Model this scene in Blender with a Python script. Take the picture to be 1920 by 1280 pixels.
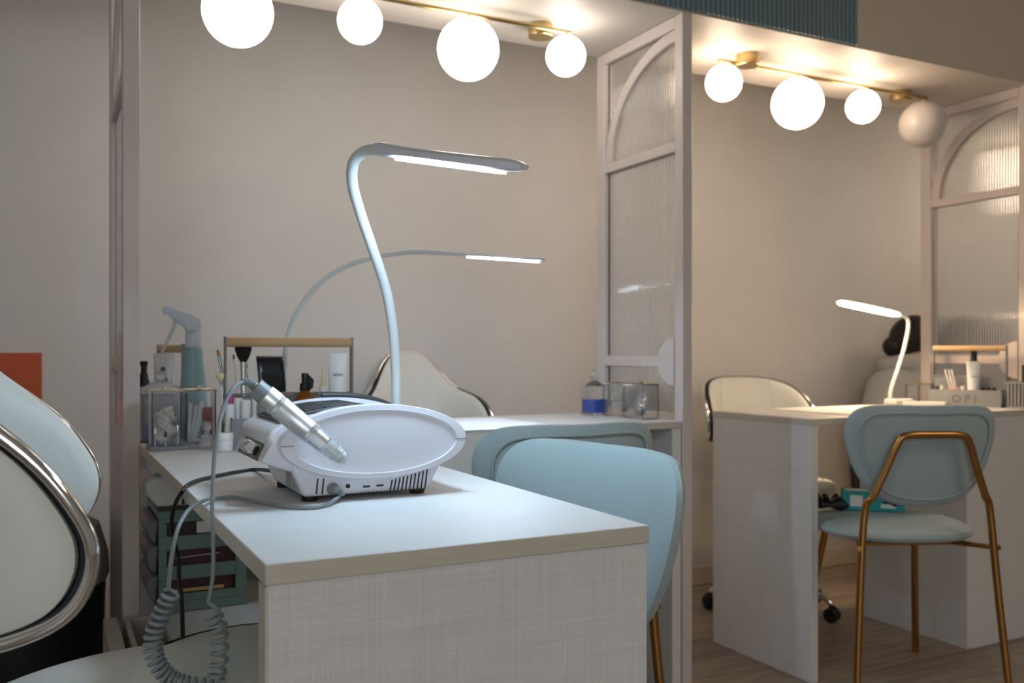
import bpy, math, random
from mathutils import Vector, Matrix
random.seed(7)
for o in list(bpy.data.objects): bpy.data.objects.remove(o)
SC = bpy.context.scene
COL = SC.collection
# world frame: x = along the back wall (right), y = towards the back wall, z = up, metres
# ------------------------------------------------------------------ camera
CH, YAW, FPX, HOR = .9375, math.radians(27), 1720., 661.5
cd = bpy.data.cameras.new('camera'); cam = bpy.data.objects.new('camera', cd); COL.objects.link(cam)
cam.location = (0, 0, CH); cam.rotation_euler = (math.pi/2, 0, -YAW)
cd.sensor_width = 36; cd.lens = FPX/1920*36; cd.shift_y = (HOR-640)/1920; cd.clip_start = .02
cd.dof.use_dof = True; cd.dof.focus_distance = 1.22; cd.dof.aperture_fstop = 6.3
SC.camera = cam
# ------------------------------------------------------------------ world, big lights, exposure
w = bpy.data.worlds.new('world'); SC.world = w; w.use_nodes = True
bg = w.node_tree.nodes['Background']; bg.inputs[0].default_value = (1.0, .92, .84, 1); bg.inputs[1].default_value = .14
def area(name, loc, size, power, col, rot=(0, 0, 0)):
    l = bpy.data.lights.new(name, 'AREA'); l.shape = 'RECTANGLE'; l.size, l.size_y = size; l.energy = power; l.color = col
    o = bpy.data.objects.new(name, l); COL.objects.link(o); o.location = loc; o.rotation_euler = rot; return o
area('added_warm_fill', (2.5, -.2, 2.64), (.6, .6), 12, (1, .80, .60))  # added panel out of view, warm fill for the right side
area('added_daylight_fill', (-1.0, -2.7, 1.45), (1.7, 1.7), 32, (.92, .97, 1), (math.pi/2, 0, -.16))  # added unseen area light behind the camera, brightens upright faces
VS = SC.view_settings
VS.view_transform = 'Standard'; VS.look = 'None'; VS.gamma = 1; VS.use_curve_mapping = False
VS.exposure = 0.0
GLOBE_S, LED_S = 12.6, 75.0
# ------------------------------------------------------------------ placing helpers (a picture point met with a real plane)
RV = (math.cos(YAW), -math.sin(YAW)); FV = (math.sin(YAW), math.cos(YAW))
def ray(x, y):
    u = (x-960)/FPX; return Vector((RV[0]*u+FV[0], RV[1]*u+FV[1], -(y-HOR)/FPX))
def at_z(x, y, z):
    v = ray(x, y); return v*((z-CH)/v.z)+Vector((0, 0, CH))
def at_b(x, y, b):
    v = ray(x, y); return v*(b/v.y)+Vector((0, 0, CH))
def at_d(x, y, d): return ray(x, y)*d+Vector((0, 0, CH))
def at_a(x, y, a):
    v = ray(x, y); return v*(a/v.x)+Vector((0, 0, CH))
# ------------------------------------------------------------------ materials
def nd(nt, t, **k):
    n = nt.nodes.new(t)
    for a, b in k.items(): setattr(n, a, b)
    return n
def mat(name, col, rough=.5, metal=0, bump=0, bscale=60, mottle=0, mscale=8, coat=0, trans=0, ior=1.45, stretch=None, spec=.5, sheen=0, alpha=1, bdist=.002):
    m = bpy.data.materials.new(name); m.use_nodes = True; nt = m.node_tree; p = nt.nodes['Principled BSDF']
    p.inputs['Base Color'].default_value = (*col, 1); p.inputs['Roughness'].default_value = rough; p.inputs['Metallic'].default_value = metal
    p.inputs['Coat Weight'].default_value = coat; p.inputs['Coat Roughness'].default_value = .08
    p.inputs['Transmission Weight'].default_value = trans; p.inputs['IOR'].default_value = ior
    p.inputs['Specular IOR Level'].default_value = spec; p.inputs['Sheen Weight'].default_value = sheen; p.inputs['Alpha'].default_value = alpha
    tc = nd(nt, 'ShaderNodeTexCoord'); mp = nd(nt, 'ShaderNodeMapping'); nt.links.new(tc.outputs['Object'], mp.inputs[0])
    if stretch: mp.inputs['Scale'].default_value = stretch
    n1 = nd(nt, 'ShaderNodeTexNoise'); n1.inputs['Scale'].default_value = mscale; n1.inputs['Detail'].default_value = 5
    nt.links.new(mp.outputs[0], n1.inputs[0])
    cr = nd(nt, 'ShaderNodeValToRGB'); k = mottle
    cr.color_ramp.elements[0].position = .3; cr.color_ramp.elements[1].position = .7
    cr.color_ramp.elements[0].color = (*[c*(1-k) for c in col], 1); cr.color_ramp.elements[1].color = (*[min(1, c*(1+k*.5)) for c in col], 1)
    nt.links.new(n1.outputs[0], cr.inputs[0]); nt.links.new(cr.outputs[0], p.inputs['Base Color'])
    if bump:
        n2 = nd(nt, 'ShaderNodeTexNoise'); n2.inputs['Scale'].default_value = bscale; n2.inputs['Detail'].default_value = 3
        nt.links.new(mp.outputs[0], n2.inputs[0])
        b = nd(nt, 'ShaderNodeBump'); b.inputs['Strength'].default_value = bump; b.inputs['Distance'].default_value = bdist
        nt.links.new(n2.outputs[0], b.inputs['Height']); nt.links.new(b.outputs[0], p.inputs['Normal'])
    return m
def emit(name, col, s):
    m = bpy.data.materials.new(name); m.use_nodes = True; p = m.node_tree.nodes['Principled BSDF']
    p.inputs['Base Color'].default_value = (*[c*.8 for c in col], 1)
    p.inputs['Emission Color'].default_value = (*col, 1); p.inputs['Emission Strength'].default_value = s; p.inputs['Roughness'].default_value = .3
    return m
M = {}
M['wall'] = mat('wall_paint', (.69, .67, .645), .6, bump=.12, bscale=220, mottle=.02)
M['ceil'] = mat('ceiling_paint', (.66, .61, .55), .6, mottle=.02)
M['soffit'] = mat('soffit_gloss_paint', (.60, .55, .50), .48, mottle=.02, coat=0)
M['fascia'] = mat('fascia_paint', (.62, .54, .43), .6, mottle=.03)
M['flute'] = mat('fluted_teal_paint', (.17, .245, .265), .45, mottle=.04)
M['frame'] = mat('painted_wood_pinkish', (.66, .585, .55), .35, mottle=.03, coat=.1)
M['base'] = mat('baseboard_paint', (.66, .58, .46), .45, mottle=.03)
M['desk'] = mat('white_laminate', (.68, .67, .66), .42, bump=.1, bscale=300, mottle=.03, mscale=14)
M['edge'] = mat('laminate_edge_band', (.60, .56, .48), .45, bump=.15, bscale=40, mottle=.07, mscale=18, stretch=(1, 1, 6))
M['chrome'] = mat('chrome', (.86, .87, .88), .09, 1)
M['black'] = mat('black_plastic', (.008, .008, .009), .45)
M['grille'] = mat('grille_dark_grey', (.06, .055, .052), .5)
M['pipe'] = mat('black_piping', (.006, .008, .016), .5)
M['cream'] = mat('white_leatherette', (.74, .75, .70), .42, bump=.25, bscale=260, mottle=.03, bdist=.0006)
M['gold'] = mat('brushed_brass', (.55, .42, .20), .28, 1, mottle=.05)
M['bronze'] = mat('copper_gold_tube', (.48, .25, .085), .3, 1, mottle=.08, mscale=20)
M['blue'] = mat('pale_blue_velvet', (.375, .46, .465), .85, bump=.3, bscale=420, mottle=.05, sheen=.12, bdist=.0008)
M['shell'] = mat('white_gloss_plastic', (.74, .74, .80), .28, coat=.3)
M['shell2'] = mat('white_plastic', (.74, .74, .73), .4)
M['dark'] = mat('dark_grey_plastic', (.045, .042, .042), .4)
M['panelgrey'] = mat('brown_grey_panel', (.10, .088, .08), .35)
M['silver'] = mat('satin_aluminium', (.74, .77, .78), .40, 1, mottle=.02)
M['cord'] = mat('grey_rubber', (.22, .25, .26), .45)
M['arm'] = mat('gooseneck_white_rubber', (.70, .73, .72), .5)
M['clear'] = mat('clear_acrylic', (.95, .96, .98), .05, trans=.96, ior=1.35)
M['capclear'] = mat('frosted_clear_cap', (.90, .95, .95), .18, trans=.7, ior=1.3)
M['cut'] = mat('cut_glass', (.93, .95, .98), .08, trans=.9, ior=1.45, bump=1, bscale=160, bdist=.004)
M['goldrim'] = mat('gold_rim', (.55, .45, .30), .3, 1)
M['cotton'] = mat('cotton', (.85, .83, .76), .95, bump=.8, bscale=140, mottle=.06, bdist=.004)
M['towel'] = mat('white_paper_towel', (.86, .86, .86), .8, bump=.2, bscale=200)
M['teal'] = mat('teal_plastic', (.17, .27, .245), .42, mottle=.03)
M['smoke'] = mat('frosted_drawer_plastic', (.42, .41, .44), .3, trans=.5, ior=1.3)
M['window'] = mat('dark_drawer_window', (.055, .04, .042), .3)
M['maroon'] = mat('maroon_packets', (.075, .024, .03), .5, mottle=.3, mscale=40)
M['wood'] = mat('light_wood', (.62, .41, .22), .5, bump=.1, mottle=.28, mscale=22, stretch=(.12, 2, 2))
M['caddy'] = mat('grey_metal', (.23, .24, .255), .45)
M['orange'] = mat('orange_board', (.55, .10, .035), .6)
M['amber'] = mat('amber_glass', (.50, .17, .02), .08, trans=.6, ior=1.4)
M['label'] = mat('pale_label', (.80, .80, .78), .5)
M['tubew'] = mat('glossy_white_tube', (.80, .81, .80), .3)
M['spray'] = mat('teal_translucent_bottle', (.30, .47, .50), .35, trans=.3, ior=1.35)
M['spraytop'] = mat('frosted_trigger', (.66, .72, .78), .3, trans=.5, ior=1.3)
M['liquid'] = mat('blue_liquid', (.01, .09, .62), .15, coat=.4)
M['foil'] = mat('silver_foil', (.70, .70, .72), .2, 1, bump=1, bscale=45, bdist=.01)
M['bin'] = mat('black_bin', (.008, .008, .010), .55)
M['binlid'] = mat('bin_liner', (.42, .36, .34), .6, bump=.4, bscale=20)
M['yellow'] = mat('yellow_plastic', (.55, .50, .03), .5)
M['boxteal'] = mat('turquoise_carton', (.015, .36, .40), .5, mottle=.06)
M['glove'] = mat('black_nitrile', (.006, .006, .007), .45, bump=.4, bscale=60)
M['hair'] = mat('black_hair', (.012, .008, .006), .5, bump=.8, bscale=120, stretch=(1, 1, .1))
M['shirt'] = mat('grey_white_shirt', (.52, .52, .52), .85, bump=.4, bscale=25, mottle=.05, bdist=.01)
M['skin'] = mat('skin', (.50, .30, .21), .5)
M['trouser'] = mat('dark_trousers', (.03, .03, .035), .8)
M['pinkc'] = mat('magenta_cap', (.65, .06, .30), .35)
M['pinkl'] = mat('pale_pink_plastic', (.70, .42, .42), .35)
M['bristle'] = mat('black_bristles', (.012, .01, .012), .85, bump=.8, bscale=200)
M['bristo'] = mat('orange_bristles', (.50, .16, .04), .7)
M['bristc'] = mat('cream_sponge', (.75, .68, .42), .8)
M['greydrawer'] = mat('charcoal_felt', (.045, .048, .045), .8)
M['globe'] = emit('lit_opal_globe', (1, .91, .82), GLOBE_S*.88)
M['globebig'] = emit('lit_opal_globe_large', (1, .90, .79), GLOBE_S*.55)
M['globe2'] = emit('lit_opal_globe_warm', (1, .78, .58), GLOBE_S*1.25)
M['globebig2'] = emit('lit_opal_globe_large_warm', (1, .78, .58), GLOBE_S*.78)
M['globe3'] = emit('lit_opal_globe_added', (1, .82, .62), GLOBE_S*2.2)  # globes of the added bar out of view
M['globebig3'] = emit('lit_opal_globe_large_added', (1, .82, .62), GLOBE_S*1.6)
M['globeoff'] = mat('unlit_opal_globe', (.62, .57, .53), .35, coat=.2)
M['led'] = emit('cool_led_strip', (.60, .85, 1.08), LED_S*2.15)
M['led2'] = emit('cool_led_strip_dimmer', (.66, .86, 1.08), LED_S*2.0)
M['ledwarm'] = emit('warm_led_strip', (1, .70, .42), LED_S*2.2)
M['red'] = mat('red_packet', (.35, .03, .04), .5, mottle=.3)
M['ink'] = mat('grey_print', (.10, .11, .13), .6)
# linen-like laminate for the upright desk panels
def linen(name, c):
    m = mat(name, c, .5, mottle=.04, mscale=10); nt = m.node_tree; p = nt.nodes['Principled BSDF']
    tc = nd(nt, 'ShaderNodeTexCoord'); mix = nd(nt, 'ShaderNodeMath', operation='ADD')
    outs = []
    for sc in ((6, 6, 260), (300, 300, 5)):
        mp = nd(nt, 'ShaderNodeMapping'); mp.inputs['Scale'].default_value = sc; nt.links.new(tc.outputs['Object'], mp.inputs[0])
        n = nd(nt, 'ShaderNodeTexNoise'); n.inputs['Scale'].default_value = 1.6; n.inputs['Detail'].default_value = 4; nt.links.new(mp.outputs[0], n.inputs[0]); outs.append(n)
    nt.links.new(outs[0].outputs[0], mix.inputs[0]); nt.links.new(outs[1].outputs[0], mix.inputs[1])
    cr = nd(nt, 'ShaderNodeValToRGB'); e = cr.color_ramp.elements; e[0].position = .36; e[1].position = .62
    e[0].color = (*[x*.87 for x in c], 1); e[1].color = (*c, 1)
    hf = nd(nt, 'ShaderNodeMath', operation='MULTIPLY'); hf.inputs[1].default_value = .5
    nt.links.new(mix.outputs[0], hf.inputs[0]); nt.links.new(hf.outputs[0], cr.inputs[0]); nt.links.new(cr.outputs[0], p.inputs['Base Color'])
    b = nd(nt, 'ShaderNodeBump'); b.inputs['Strength'].default_value = .25; b.inputs['Distance'].default_value = .001
    nt.links.new(hf.outputs[0], b.inputs['Height']); nt.links.new(b.outputs[0], p.inputs['Normal'])
    return m
M['linen'] = linen('linen_grain_laminate', (.76, .75, .73))
def floor_mat():
    m = mat('wood_plank_floor', (.40, .33, .27), .42); nt = m.node_tree; p = nt.nodes['Principled BSDF']
    tc = nd(nt, 'ShaderNodeTexCoord'); mp = nd(nt, 'ShaderNodeMapping'); nt.links.new(tc.outputs['Object'], mp.inputs[0]); mp.inputs['Rotation'].default_value = (0, 0, 0)
    br = nd(nt, 'ShaderNodeTexBrick'); br.inputs['Scale'].default_value = 1; br.inputs['Brick Width'].default_value = 1.3; br.inputs['Row Height'].default_value = .16
    br.inputs['Mortar Size'].default_value = .0015; br.inputs['Color1'].default_value = (.37, .30, .235, 1); br.inputs['Color2'].default_value = (.30, .24, .19, 1); br.inputs['Mortar'].default_value = (.12, .09, .07, 1)
    nt.links.new(mp.outputs[0], br.inputs[0])
    m2 = nd(nt, 'ShaderNodeMapping'); m2.inputs['Scale'].default_value = (1.5, 22, 1); nt.links.new(tc.outputs['Object'], m2.inputs[0])
    n = nd(nt, 'ShaderNodeTexNoise'); n.inputs['Scale'].default_value = 2; n.inputs['Detail'].default_value = 6; n.inputs['Distortion'].default_value = 1.2; nt.links.new(m2.outputs[0], n.inputs[0])
    cr = nd(nt, 'ShaderNodeValToRGB'); cr.color_ramp.elements[0].position = .35; cr.color_ramp.elements[1].position = .65; cr.color_ramp.elements[0].color = (.68, .68, .68, 1); cr.color_ramp.elements[1].color = (1.1, 1.1, 1.1, 1)
    nt.links.new(n.outputs[0], cr.inputs[0])
    mx = nd(nt, 'ShaderNodeMix', data_type='RGBA', blend_type='MULTIPLY'); mx.inputs[0].default_value = 1
    nt.links.new(br.outputs[0], mx.inputs[6]); nt.links.new(cr.outputs[0], mx.inputs[7]); nt.links.new(mx.outputs[2], p.inputs['Base Color'])
    return m
M['floor'] = floor_mat()
M['reeded'] = mat('reeded_glass', (.90, .89, .89), .06, trans=.93, ior=1.4)
# ------------------------------------------------------------------ mesh builder
def crom(pts, n=6, closed=False):
    P = [Vector(p) for p in pts]; out = []; L = len(P); rng = L if closed else L-1
    for i in range(rng):
        if closed: a, b, c, d = P[(i-1) % L], P[i], P[(i+1) % L], P[(i+2) % L]
        else: a, b, c, d = P[max(i-1, 0)], P[i], P[i+1], P[min(i+2, L-1)]
        for k in range(n):
            t = k/n
            out.append(.5*((2*b)+(-a+c)*t+(2*a-5*b+4*c-d)*t*t+(-a+3*b-3*c+d)*t**3))
    if not closed: out.append(P[-1])
    return out
class MB:
    def __init__(s): s.v = []; s.f = []
    def add(s, v, f):
        n = len(s.v); s.v += [Vector(p) for p in v]; s.f += [tuple(i+n for i in q) for q in f]; return s
    def box(s, x0, x1, y0, y1, z0, z1):
        v = [(x0, y0, z0), (x1, y0, z0), (x1, y1, z0), (x0, y1, z0), (x0, y0, z1), (x1, y0, z1), (x1, y1, z1), (x0, y1, z1)]
        return s.add(v, [(0, 3, 2, 1), (4, 5, 6, 7), (0, 1, 5, 4), (1, 2, 6, 5), (2, 3, 7, 6), (3, 0, 4, 7)])
    def tube(s, path, r, seg=12, closed=False, cap=True):
        P = [Vector(p) for p in path]; n = len(P); R = r if hasattr(r, '__len__') else [r]*n
        T = []
        for i in range(n):
            a = P[(i-1) % n] if (closed or i > 0) else P[i]; b = P[(i+1) % n] if (closed or i < n-1) else P[i]
            t = b-a; T.append(t.normalized() if t.length > 1e-9 else Vector((0, 0, 1)))
        u = T[0].orthogonal().normalized(); V = []
        for i in range(n):
            u = (u-T[i]*u.dot(T[i]));
            u = u.normalized() if u.length > 1e-6 else T[i].orthogonal().normalized()
            w_ = T[i].cross(u)
            for k in range(seg):
                an = 2*math.pi*k/seg; V.append(P[i]+(u*math.cos(an)+w_*math.sin(an))*R[i])
        F = []
        for i in range(n if closed else n-1):
            j = (i+1) % n
            for k in range(seg):
                k2 = (k+1) % seg; F.append((i*seg+k, i*seg+k2, j*seg+k2, j*seg+k))
        if cap and not closed: F.append(tuple(range(seg))[::-1]); F.append(tuple((n-1)*seg+k for k in range(seg)))
        return s.add(V, F)
    def lathe(s, prof, c=(0, 0, 0), axis=None, seg=32, sx=1, sy=1, square=0):
        # prof: (r, h) pairs; axis: direction
        c = Vector(c); ax = Vector(axis).normalized() if axis else Vector((0, 0, 1))
        if axis: u = ax.orthogonal().normalized(); w_ = ax.cross(u)
        else: u = Vector((1, 0, 0)); w_ = Vector((0, 1, 0))
        V = []; F = []; n = len(prof)
        for r, h in prof:
            for k in range(seg):
                an = 2*math.pi*(k+.5)/seg; cx, cy = math.cos(an), math.sin(an)
                if square:
                    q = (abs(cx)**square+abs(cy)**square)**(-1/square); cx *= q; cy *= q
                V.append(c+ax*h+(u*cx*sx+w_*cy*sy)*max(r, 1e-5))
        for i in range(n-1):
            for k in range(seg):
                k2 = (k+1) % seg; F.append((i*seg+k, i*seg+k2, (i+1)*seg+k2, (i+1)*seg+k))
        F.append(tuple(range(seg))[::-1]); F.append(tuple((n-1)*seg+k for k in range(seg)))
        return s.add(V, F)
    def sphere(s, c, r, seg=32, rings=16, sc=(1, 1, 1)):
        V = []; F = []; c = Vector(c)
        for i in range(rings+1):
            th = math.pi*i/rings
            for k in range(seg):
                an = 2*math.pi*k/seg
                V.append(c+Vector((math.sin(th)*math.cos(an)*sc[0], math.sin(th)*math.sin(an)*sc[1], math.cos(th)*sc[2]))*r)
        for i in range(rings):
            for k in range(seg):
                k2 = (k+1) % seg; F.append((i*seg+k, (i+1)*seg+k, (i+1)*seg+k2, i*seg+k2))
        return s.add(V, F)
    def prism(s, outline, f0, f1):
        # outline list of 2D pts, f0/f1 map 2D -> 3D for the two caps
        n = len(outline); V = [f0(*p) for p in outline]+[f1(*p) for p in outline]
        F = [tuple(range(n))[::-1], tuple(range(n, 2*n))]+[(i, (i+1) % n, n+(i+1) % n, n+i) for i in range(n)]
        return s.add(V, F)
    def pad(s, outline, f, tf, tb, rings=9, c=None, pw=2.6):
        # soft cushion from a closed outline; f(x, z, off) -> 3D
        n = len(outline); c = c or (sum(p[0] for p in outline)/n, sum(p[1] for p in outline)/n)
        V = []; F = []
        def ring(sv, off): return [f(c[0]+(p[0]-c[0])*sv, c[1]+(p[1]-c[1])*sv, off) for p in outline]
        V += ring(1, 0)
        def side(t, flip):
            nonlocal V, F
            prev = 0
            for k in range(1, rings+1):
                sv = math.cos(math.pi/2*k/rings) if k < rings else 0.02
                sv = max(sv, .02); off = t*(1-sv**pw)**(1/pw)
                st = len(V); V += ring(sv, off)
                for i in range(n):
                    j = (i+1) % n; q = (prev+i, prev+j, st+j, st+i); F.append(q if not flip else q[::-1])
                prev = st
            q = tuple(prev+i for i in range(n)); F.append(q if not flip else q[::-1])
        side(tf, False); side(-tb, True)
        return s.add(V, F)
    def grid(s, nu, nv, f):
        V = [f(i/(nu-1), j/(nv-1)) for j in range(nv) for i in range(nu)]
        F = [(j*nu+i, j*nu+i+1, (j+1)*nu+i+1, (j+1)*nu+i) for j in range(nv-1) for i in range(nu-1)]
        return s.add(V, F)
    def build(s, name, m, parent=None, world=False, bevel=0, smooth=True, bseg=2, solid=0, sub=0, loc=None):
        me = bpy.data.meshes.new(name); V = s.v
        if world and parent is not None:
            inv = parent_mat(parent).inverted(); V = [inv@p for p in V]
        if loc is not None: V = [p-Vector(loc) for p in V]
        me.from_pydata([tuple(p) for p in V], [], s.f); me.update()
        import bmesh
        b = bmesh.new(); b.from_mesh(me); bmesh.ops.recalc_face_normals(b, faces=b.faces); b.to_mesh(me); b.free()
        me.materials.append(m if not isinstance(m, str) else M[m])
        o = bpy.data.objects.new(name, me); COL.objects.link(o)
        if parent is not None: o.parent = parent
        if loc is not None: o.location = loc
        if solid:
            q = o.modifiers.new('solid', 'SOLIDIFY'); q.thickness = solid; q.offset = 0
        if bevel:
            q = o.modifiers.new('bevel', 'BEVEL'); q.width = bevel; q.segments = bseg; q.limit_method = 'ANGLE'; q.angle_limit = math.radians(40)
        if sub:
            q = o.modifiers.new('sub', 'SUBSURF'); q.levels = sub; q.render_levels = sub
        if smooth:
            me.shade_smooth(); me.set_sharp_from_angle(angle=math.radians(38))
        return o
def parent_mat(o):
    m = o.matrix_basis.copy()
    while o.parent is not None: o = o.parent; m = o.matrix_basis@m
    return m
def thing(name, label, cat, loc=(0, 0, 0), rz=0, group=None):
    o = bpy.data.objects.new(name, None); COL.objects.link(o); o.location = loc; o.rotation_euler = (0, 0, rz); o.empty_display_size = .05
    o['label'] = label; o['category'] = cat
    if group: o['group'] = group
    return o
def tag(o, label, cat, group=None):
    o['label'] = label; o['category'] = cat
    if group: o['group'] = group
    return o
def struct(o): o['kind'] = 'structure'; return o
def text(name, s, size, m, parent, loc, rot, ext=.0004, align='CENTER', world=True):
    c = bpy.data.curves.new(name, 'FONT'); c.body = s; c.size = size; c.extrude = ext; c.align_x = align
    t = bpy.data.objects.new(name, c); COL.objects.link(t)
    dg = bpy.context.evaluated_depsgraph_get(); me = bpy.data.meshes.new_from_object(t.evaluated_get(dg)); bpy.data.objects.remove(t)
    me.materials.clear(); me.materials.append(M[m]); o = bpy.data.objects.new(name, me); COL.objects.link(o); o.parent = parent
    mw = Matrix.Translation(loc)@rot.to_4x4()
    o.matrix_basis = parent_mat(parent).inverted()@mw if world else mw
    return o
PI = math.pi
# ================================================================== SETTING
HS, B0, B1, WB = 1.875, 2.03, 2.47, 2.965      # soffit height, front and back of the bays, back wall
struct(MB().box(-3, 7.5, -3.2, WB+.1, -.05, 0).build('floor', 'floor'))
struct(MB().box(-3, 7.5, WB, WB+.1, 0, 2.7).build('wall_back', 'wall'))
struct(MB().box(-3.1, -3, -3.2, WB+.1, -.05, 2.7).build('wall_left', 'wall'))
struct(MB().box(7.5, 7.6, -3.2, WB+.1, -.05, 2.7).build('wall_right', 'wall'))
struct(MB().box(-3, 7.5, -3.2, WB+.1, 2.7, 2.75).build('ceiling', 'ceil'))
struct(MB().box(-3, 7.5, WB-.014, WB, 0, .078).build('baseboard_back', 'base', bevel=.004))
struct(MB().box(-1.6, 5.5, B0+.06, B1, HS, HS+.03).build('trim_1', 'soffit', bevel=.002))
struct(MB().box(-1.6, 5.5, B0+.0, B0+.06, HS+.001, 2.7).build('trim_2', 'fascia'))
struct(MB().box(-1.6, 5.5, B0+.001, B0+.0599, HS-.0006, HS+.0009).build('trim_4', 'soffit'))
fl = MB(); pitch = .0172; a = -1.6; pts = []
while a < 2.205:
    for k in range(7):
        t = k/6; pts.append((a+pitch*(.06+.88*t), -.008*math.sin(PI*t)**.6-.004))
    pts.append((a+pitch, -.0015)); a += pitch
pts = pts+[(pts[-1][0], 0), (-1.6, 0)]
fl.prism(pts, lambda x, y: (x, B0+y, HS+.004), lambda x, y: (x, B0+y, 2.7))
struct(fl.build('trim_3', 'flute'))
# ================================================================== PARTITION SCREENS
def partition(a0, label):
    T = .033; a1 = a0+T
    t = thing('partition_screen', label, 'partition', (a0, B0, 0))
    k = dict(parent=t, world=True, bevel=.0025)
    MB().box(a0, a1, B0, B0+.036, 0, HS-.001).build('post', 'frame', **k)
    MB().box(a0, a1, B1-.045, B1, .0, HS-.001).build('post', 'frame', **k)
    y0, y1 = B0+.036, B1-.045
    MB().box(a0, a1, y0, y1, HS-.036, HS-.001).build('rail', 'frame', **k)
    MB().box(a0, a1, y0, y1, 1.497, 1.526).build('rail', 'frame', **k)
    MB().box(a0, a1, y0, y1, .897, .929).build('rail', 'frame', **k)
    # quarter arch
    out = []; R1, Z1, wd = y1-y0, HS-.036-1.526, .034
    for i in range(25):
        an = PI/2*i/24; out.append((y0+R1*math.cos(an), 1.526+Z1*math.sin(an)))
    for i in range(24, -1, -1):
        an = PI/2*i/24; out.append((y0+(R1-wd)*math.cos(an), 1.526+(Z1-wd)*math.sin(an)))
    MB().prism(out, lambda y, z: (a0+.003, y, z), lambda y, z: (a1-.003, y, z)).build('arch', 'frame', **k)
    # reeded glass: slab with round ribs on both faces
    def glass(z0, z1):
        P = []; n = int((y1-y0)/.0105); am = (a0+a1)/2
        for i in range(n*6+1):
            y = y0+(y1-y0)*i/(n*6); P.append((am-.0022-.0032*abs(math.sin(PI*i/6)), y))
        P += [(am+.0022, y1), (am+.0022, y0)]
        MB().prism(P, lambda x, y: (x, y, z0), lambda x, y: (x, y, z1)).build('glass_pane', 'reeded', parent=t, world=True)
    glass(1.526, HS-.036); glass(.929, 1.497); glass(.77, .897)
    # half-round bracket where the low rail meets the front post
    hp = [(y0+.074*math.sin(PI*i/24), .913+.066*math.cos(PI*i/24)) for i in range(25)]
    MB().prism(hp, lambda y, z: (a0-.004, y, z), lambda y, z: (a0, y, z)).build('rounded_bracket', 'frame', parent=t, world=True, bevel=.001)
    return t
partition(.142, 'pale pinkish arched partition screen left of the wooden handled caddies, seen almost edge on')
partition(1.560, 'pale pinkish arched reeded glass partition screen standing between the two lit bays')
partition(3.050, 'pale pinkish arched partition screen at the right edge, hiding part of the bent person')
# ================================================================== GLOBE LIGHT BARS
def light_bar(label, x0, x1, globes, cans, sfx=''):
    b = 2.25; zb = 1.848
    t = thing('globe_light_bar', label, 'ceiling light', ((x0+x1)/2, b, HS), 0, 'brass globe light bars')
    MB().tube([(x0, b, zb), (x1, b, zb)], .0062, 12).build('bar', 'gold', t, True, bevel=.001)
    for cx, cb in cans:
        MB().lathe([(.036, HS-.036), (.036, HS-.002), (.035, HS)], (cx, cb, 0), seg=40).build('canopy', 'gold', t, True, bevel=.003)
    for gx, big, on in globes:
        r = .083 if big else .0565; zc = zb-.012-r
        g = MB().lathe([(.0055, zb), (.0055, zc+r-.003), (.013, zc+r-.003), (.013, zc+r-.006)], (gx, b, 0), seg=16).build('stem', 'gold', t, True)
        q = MB().sphere((gx, b, zc), r).build('globe', ('globebig' if big else 'globe')+sfx if on else 'globeoff', t, True)
        if not on: q['label'] = 'large unlit globe'
def A(x, y, b=2.25): return at_b(x, y, b).x
light_bar('brass ceiling bar with four lit white globes over the left bay', A(405, -60), A(1070, 52),
          [(A(446, 22), 1, 1), (A(675, 37), 0, 1), (A(878, 91), 1, 1), (A(1061, 102), 0, 1)], [(A(1014, 60, 2.30), 2.30)])
light_bar('brass ceiling bar with three lit globes and one dark globe over the right bay', A(1348, 104), A(1738, 180),
          [(A(1357, 146), 0, 1), (A(1495, 187), 1, 1), (A(1618, 194), 0, 1), (A(1731, 228), 1, 0)], [(A(1402, 100, 2.235), 2.235), (A(1688, 184, 2.30), 2.30)], '2')
light_bar('added unseen brass globe bar beyond the right partition, lighting the wall there', 3.85, 4.90, [(3.90, 0, 1), (4.20, 1, 1), (4.52, 0, 1), (4.84, 1, 1)], [(4.0, 2.25), (4.75, 2.25)], '3')  # extra bar put in out of view to brighten the right-hand wall
# ================================================================== DESKS AND COUNTERS
DT = .0192
def top_edges(x0, x1, y0, y1):   # laminate top with edge band
    return MB().box(x0, x1, y0, y1, .75-DT, .75)
def two_tone(o, top='desk', side='edge', zt=.7499):
    me = o.data; me.materials.clear(); me.materials.append(M[top]); me.materials.append(M[side])
    for p in me.polygons: p.material_index = 0 if p.normal.z > .5 else 1
# near desk
D0, D1, DY = .174, .587, .822
t = thing('manicure_desk', 'white laminate manicure desk in the foreground, carrying the white nail drill machine', 'desk', ((D0+D1)/2, 1.4, 0))
o = top_edges(D0, D1, DY, 2.028).build('desktop', 'desk', t, True, bevel=.0015); two_tone(o)
o = MB().box(D0+.002, D1-.002, DY+.002, DY+.026, 0, .75-DT).build('end_panel', 'linen', t, True, bevel=.001)
MB().box(D0+.0, D0+.003, DY+.0015, DY+.0285, 0, .75-DT-.001).build('edge_strip', 'edge', t, True)
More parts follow.
